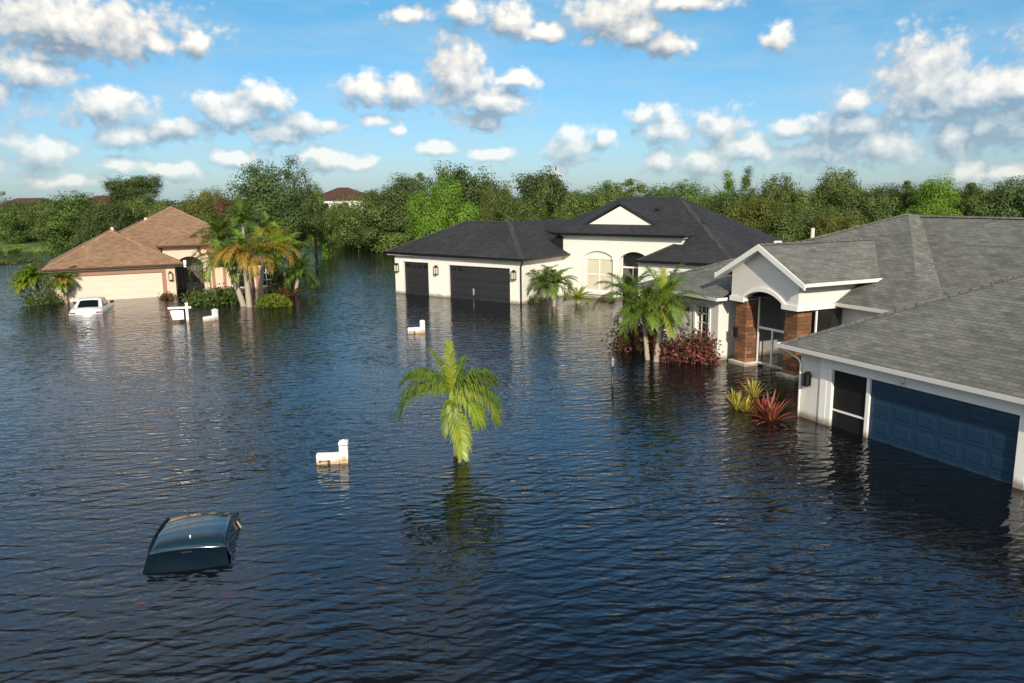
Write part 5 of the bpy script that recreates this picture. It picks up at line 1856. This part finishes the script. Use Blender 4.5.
# ================================================================== SUN AND SKY
SUN_AZ, SUN_EL = math.atan2(0.13, -0.99), R(24)          # azimuth clockwise from +Y
sv = Vector((math.sin(SUN_AZ) * math.cos(SUN_EL), math.cos(SUN_AZ) * math.cos(SUN_EL), math.sin(SUN_EL)))
sl = bpy.data.lights.new('sun', 'SUN')
sl.energy = 3.25
sl.angle = R(0.6)
sl.color = (1.0, 0.91, 0.77)
so = bpy.data.objects.new('sun', sl)
so.rotation_euler = sv.to_track_quat('Z', 'Y').to_euler()
so.location = (0, -50, 60)
COL.objects.link(so)

wd = bpy.data.worlds.new('World')
SC.world = wd
wd.use_nodes = True
wt = wd.node_tree
nt = NT(wt)
bg = wt.nodes['Background']
sky = nt.n('ShaderNodeTexSky', sky_type='NISHITA')
sky.sun_disc = False
sky.sun_elevation = SUN_EL
sky.sun_rotation = SUN_AZ
sky.altitude = 10
sky.air_density = 1.0
sky.dust_density = 0.4
sky.ozone_density = 2.0
STR = 0.12

clouds = [  # px, py, half width, half height: cumulus heaps of this afternoon
    (75, 25, 85, 24), (155, 42, 16, 10), (30, 72, 32, 15), (195, 42, 16, 10), (410, 18, 20, 9), (467, 15, 20, 12), (512, 18, 20, 14), (545, 30, 20, 9),
    (615, 15, 46, 24), (640, 34, 20, 14), (690, 3, 42, 9), (780, 35, 13, 11), (365, 93, 20, 15), (402, 92, 26, 13), (458, 74, 30, 30), (490, 103, 34, 16), (515, 80, 18, 7),
    (110, 108, 32, 16), (235, 112, 36, 18), (262, 98, 24, 13), (285, 132, 30, 11), (180, 128, 28, 8), (40, 155, 26, 16), (130, 137, 28, 10), (330, 160, 24, 11), (310, 153, 14, 9),
    (355, 164, 18, 8), (375, 122, 22, 6), (396, 132, 9, 6), (572, 146, 22, 14), (604, 141, 11, 10), (645, 117, 13, 9), (670, 117, 14, 9), (665, 135, 23, 13), (722, 126, 21, 16),
    (748, 150, 30, 12), (703, 161, 22, 13), (661, 162, 17, 11), (855, 103, 15, 12), (928, 84, 42, 36), (985, 94, 46, 20), (1018, 92, 34, 24), (880, 146, 38, 17), (820, 152, 24, 12),
    (955, 136, 20, 20), (965, 172, 13, 13), (1000, 125, 44, 14), (845, 126, 40, 12), (555, 171, 10, 7), (495, 155, 22, 6), (120, 165, 22, 7), (240, 158, 24, 8), (180, 170, 26, 8),
    (790, 130, 18, 9), (1010, 172, 22, 9), (60, 180, 30, 6), (440, 150, 20, 6), (-60, 90, 60, 22), (1110, 60, 60, 30), (1120, 140, 60, 20), (-80, 160, 60, 14), (400, -40, 90, 22), (800, -60, 120, 30), (100, -70, 120, 30)]
grp = bpy.data.node_groups.new('cumulus field', 'ShaderNodeTree')
grp.interface.new_socket('Dir', in_out='INPUT', socket_type='NodeSocketVector')
grp.interface.new_socket('Density', in_out='OUTPUT', socket_type='NodeSocketFloat')
grp.interface.new_socket('Height', in_out='OUTPUT', socket_type='NodeSocketFloat')
gn = NT(grp)
gi = gn.n('NodeGroupInput'); go = gn.n('NodeGroupOutput')
heavy = [(1000, 130, 50, 17), (850, 130, 50, 13), (482, 120, 24, 10), (295, 124, 44, 8), (170, 132, 34, 7), (820, 156, 26, 10), (660, 45, 26, 9), (940, 115, 30, 10), (60, 48, 30, 5)]
# billowing offset of the lookup direction
nzw = gn.n('ShaderNodeTexNoise', noise_dimensions='2D', i_Scale=16.0, i_Detail=3.0, i_Roughness=0.55)
gn.l(gi.outputs[0], nzw.inputs['Vector'])
wob = gn.n('ShaderNodeVectorMath', operation='MULTIPLY_ADD')
gn.l(nzw.outputs['Color'], wob.inputs[0]); wob.inputs[1].default_value = (0.026, 0.020, 0)
sh = gn.n('ShaderNodeVectorMath', operation='ADD')
gn.l(gi.outputs[0], sh.inputs[0]); sh.inputs[1].default_value = (-0.013, -0.010, 0)
gn.l(sh.outputs[0], wob.inputs[2])
def heap(cx, cy, rx, ry, acc, vec, grow=(1.3, 1.35)):
    rr = Vector(ray(cx, cy)).normalized()
    u, v = math.atan2(rr.x, rr.y), math.asin(rr.z)
    ru, rv = rx / FPX * grow[0], ry / FPX * grow[1]
    s1 = gn.n('ShaderNodeVectorMath', operation='SUBTRACT')
    gn.l(vec, s1.inputs[0]); s1.inputs[1].default_value = (u, v, 0)
    s2 = gn.n('ShaderNodeVectorMath', operation='MULTIPLY')
    gn.l(s1.outputs[0], s2.inputs[0]); s2.inputs[1].default_value = (1 / ru, 1 / rv, 0)
    s3 = gn.n('ShaderNodeVectorMath', operation='LENGTH')
    gn.l(s2.outputs[0], s3.inputs[0])
    d = gn.math('SUBTRACT', 1.0, s3.outputs['Value'])
    return d if acc is None else gn.math('SMOOTH_MAX', acc, d, 0.15)
dark = None
for q in heavy:
    dark = heap(*q, dark, wob.outputs[0], (1.3, 1.5))
grp.interface.new_socket('Heavy', in_out='OUTPUT', socket_type='NodeSocketFloat')
gn.l(gn.math('MAXIMUM', dark, 0.0), go.inputs[2])
acc = None
for q in clouds + heavy:
    acc = heap(*q, acc, wob.outputs[0])
for (cx, cy, rx, ry) in ():
    rr = Vector(ray(cx, cy)).normalized()
    u, v = math.atan2(rr.x, rr.y), math.asin(rr.z)
    ru, rv = rx / FPX * 1.25, ry / FPX * 1.3
    s1 = gn.n('ShaderNodeVectorMath', operation='SUBTRACT')
    gn.l(wob.outputs[0], s1.inputs[0]); s1.inputs[1].default_value = (u, v, 0)
    s2 = gn.n('ShaderNodeVectorMath', operation='MULTIPLY')
    gn.l(s1.outputs[0], s2.inputs[0]); s2.inputs[1].default_value = (1 / ru, 1 / rv, 0)
    s3 = gn.n('ShaderNodeVectorMath', operation='LENGTH')
    gn.l(s2.outputs[0], s3.inputs[0])
    d = gn.math('SUBTRACT', 1.0, s3.outputs['Value'])
    acc = d if acc is None else gn.math('SMOOTH_MAX', acc, d, 0.15)
nz1 = gn.n('ShaderNodeTexNoise', noise_dimensions='2D', i_Scale=34.0, i_Detail=8.0, i_Roughness=0.62)
mp1 = gn.n('ShaderNodeMapping'); mp1.inputs['Scale'].default_value = (1, 1.25, 1)
gn.l(gi.outputs[0], mp1.inputs['Vector']); gn.l(mp1.outputs[0], nz1.inputs['Vector'])
nz2 = gn.n('ShaderNodeTexVoronoi', voronoi_dimensions='2D', i_Scale=70.0, feature='F1')
gn.l(wob.outputs[0], nz2.inputs['Vector'])
den = gn.math('ADD', acc, gn.math('MULTIPLY', gn.math('SUBTRACT', nz1.outputs['Fac'], 0.47), 1.35))
den = gn.math('ADD', den, gn.math('MULTIPLY', gn.math('SUBTRACT', 0.42, nz2.outputs['Distance']), 0.40))
gn.l(den, go.inputs[0]); gn.l(acc, go.inputs[1])

tcw = nt.n('ShaderNodeTexCoord')
sx = nt.n('ShaderNodeSeparateXYZ')
nt.l(tcw.outputs['Generated'], sx.inputs[0])
az = nt.math('ARCTAN2', sx.outputs['X'], sx.outputs['Y'])
el = nt.math('ARCSINE', sx.outputs['Z'])
cm = nt.n('ShaderNodeCombineXYZ')
nt.l(az, cm.inputs[0]); nt.l(el, cm.inputs[1])
g_a = nt.n('ShaderNodeGroup'); g_a.node_tree = grp
g_b = nt.n('ShaderNodeGroup'); g_b.node_tree = grp
nt.l(cm.outputs[0], g_a.inputs[0])
off = nt.n('ShaderNodeVectorMath', operation='ADD')
nt.l(cm.outputs[0], off.inputs[0]); off.inputs[1].default_value = (0.007, 0.015, 0)
nt.l(off.outputs[0], g_b.inputs[0])
cov = nt.n('ShaderNodeMapRange', interpolation_type='SMOOTHSTEP', i_1=-0.06, i_2=0.60, i_3=0.0, i_4=0.97)
nt.l(g_a.outputs[0], cov.inputs[0])
lit = nt.math('MULTIPLY_ADD', nt.math('SUBTRACT', g_a.outputs[0], g_b.outputs[0]), 0.60, 0.47)
lit = nt.math('ADD', lit, nt.math('MULTIPLY', nt.math('SUBTRACT', g_a.outputs[1], g_b.outputs[1]), 0.30))
lit = nt.math('ADD', lit, nt.math('MULTIPLY', nt.math('SUBTRACT', g_a.outputs[0], 0.5), 0.22))
lit = nt.math('SUBTRACT', lit, nt.math('MULTIPLY', g_a.outputs[2], 0.62))
lt = nt.n('ShaderNodeMapRange', i_1=0.05, i_2=1.05)
nt.l(lit, lt.inputs[0])
k = 1.0 / STR
shade_c = (0.18 * k, 0.24 * k, 0.30 * k)
light_c = (0.74 * k, 0.70 * k, 0.635 * k)
cc = nt.mix(lt.outputs[0], shade_c, light_c)
# far heaps fade into the pale air near the horizon
fd = nt.n('ShaderNodeMapRange', i_1=0.0, i_2=0.16, i_3=0.55, i_4=1.0)
nt.l(el, fd.inputs[0])
covf = nt.math('MULTIPLY', cov.outputs[0], fd.outputs[0])
# thin high veil
vn = nt.n('ShaderNodeTexNoise', noise_dimensions='2D', i_Scale=6.0, i_Detail=5.0, i_Roughness=0.6)
vm = nt.n('ShaderNodeMapping'); vm.inputs['Scale'].default_value = (1.0, 5.0, 1)
nt.l(cm.outputs[0], vm.inputs['Vector']); nt.l(vm.outputs[0], vn.inputs['Vector'])
vl = nt.n('ShaderNodeMapRange', i_1=0.40, i_2=0.78, i_3=0.0, i_4=0.42)
nt.l(vn.outputs['Fac'], vl.inputs[0])
# the clear air: deeper overhead, hazier low down
gr_ = nt.n('ShaderNodeMapRange', interpolation_type='SMOOTHSTEP', i_1=-0.02, i_2=0.30)
nt.l(el, gr_.inputs[0])
tint = nt.mix(gr_.outputs[0], (0.34, 0.46, 0.66), (0.265, 0.55, 0.62))
mb_ = nt.n('ShaderNodeMapRange', interpolation_type='SMOOTHSTEP', i_1=0.20, i_2=0.34)  # unseen sky band above the frame, brightened to lift the water's reflections
nt.l(el, mb_.inputs[0])
tint = nt.mix(mb_.outputs[0], tint, (0.50, 0.96, 1.16))
zn = nt.n('ShaderNodeMapRange', interpolation_type='SMOOTHSTEP', i_1=0.44, i_2=0.80)  # zenith out of view, darkened so ripple faces reflect dark
nt.l(el, zn.inputs[0])
tint = nt.mix(zn.outputs[0], tint, (0.05, 0.085, 0.12))
skyc = nt.mix(1.0, sky.outputs[0], tint, 'MULTIPLY')
dk_n = nt.n('ShaderNodeTexNoise', noise_dimensions='2D', i_Scale=3.2, i_Detail=5.0, i_Roughness=0.6)
nt.l(cm.outputs[0], dk_n.inputs['Vector'])
dk_e = nt.n('ShaderNodeMapRange', interpolation_type='SMOOTHSTEP', i_1=0.30, i_2=0.50)
nt.l(el, dk_e.inputs[0])
dk_a = nt.math('MULTIPLY_ADD', az, -0.42, dk_n.outputs['Fac'])
dk_c = nt.n('ShaderNodeMapRange', interpolation_type='SMOOTHSTEP', i_1=0.42, i_2=0.66, i_3=0.0, i_4=0.7)
nt.l(dk_a, dk_c.inputs[0])
skyc = nt.mix(nt.math('MULTIPLY', dk_e.outputs[0], dk_c.outputs[0]), skyc, nt.mix(zn.outputs[0], (0.52 * k, 0.58 * k, 0.64 * k), (0.045 * k, 0.05 * k, 0.055 * k)))
skyc = nt.mix(vl.outputs[0], skyc, (0.36 * k, 0.44 * k, 0.49 * k))
# added bright cloud, unseen behind the view, to lift the ambient light
bk = nt.n('ShaderNodeMapRange', interpolation_type='SMOOTHSTEP', i_1=0.15, i_2=-0.35, i_3=0.0, i_4=1.0)
nt.l(sx.outputs['Y'], bk.inputs[0])
bn = nt.n('ShaderNodeTexNoise', i_Scale=2.6, i_Detail=5.0, i_Roughness=0.6)
nt.l(tcw.outputs['Generated'], bn.inputs['Vector'])
bc = nt.n('ShaderNodeMapRange', interpolation_type='SMOOTHSTEP', i_1=0.42, i_2=0.58, i_3=0.0, i_4=1.0)
nt.l(bn.outputs['Fac'], bc.inputs[0])
skyc = nt.mix(nt.math('MULTIPLY', bk.outputs[0], bc.outputs[0]), skyc, (0.95 * k, 0.90 * k, 0.82 * k))
fin = nt.mix(covf, skyc, cc)
nt.l(fin, bg.inputs['Color'])
bg.inputs['Strength'].default_value = STR
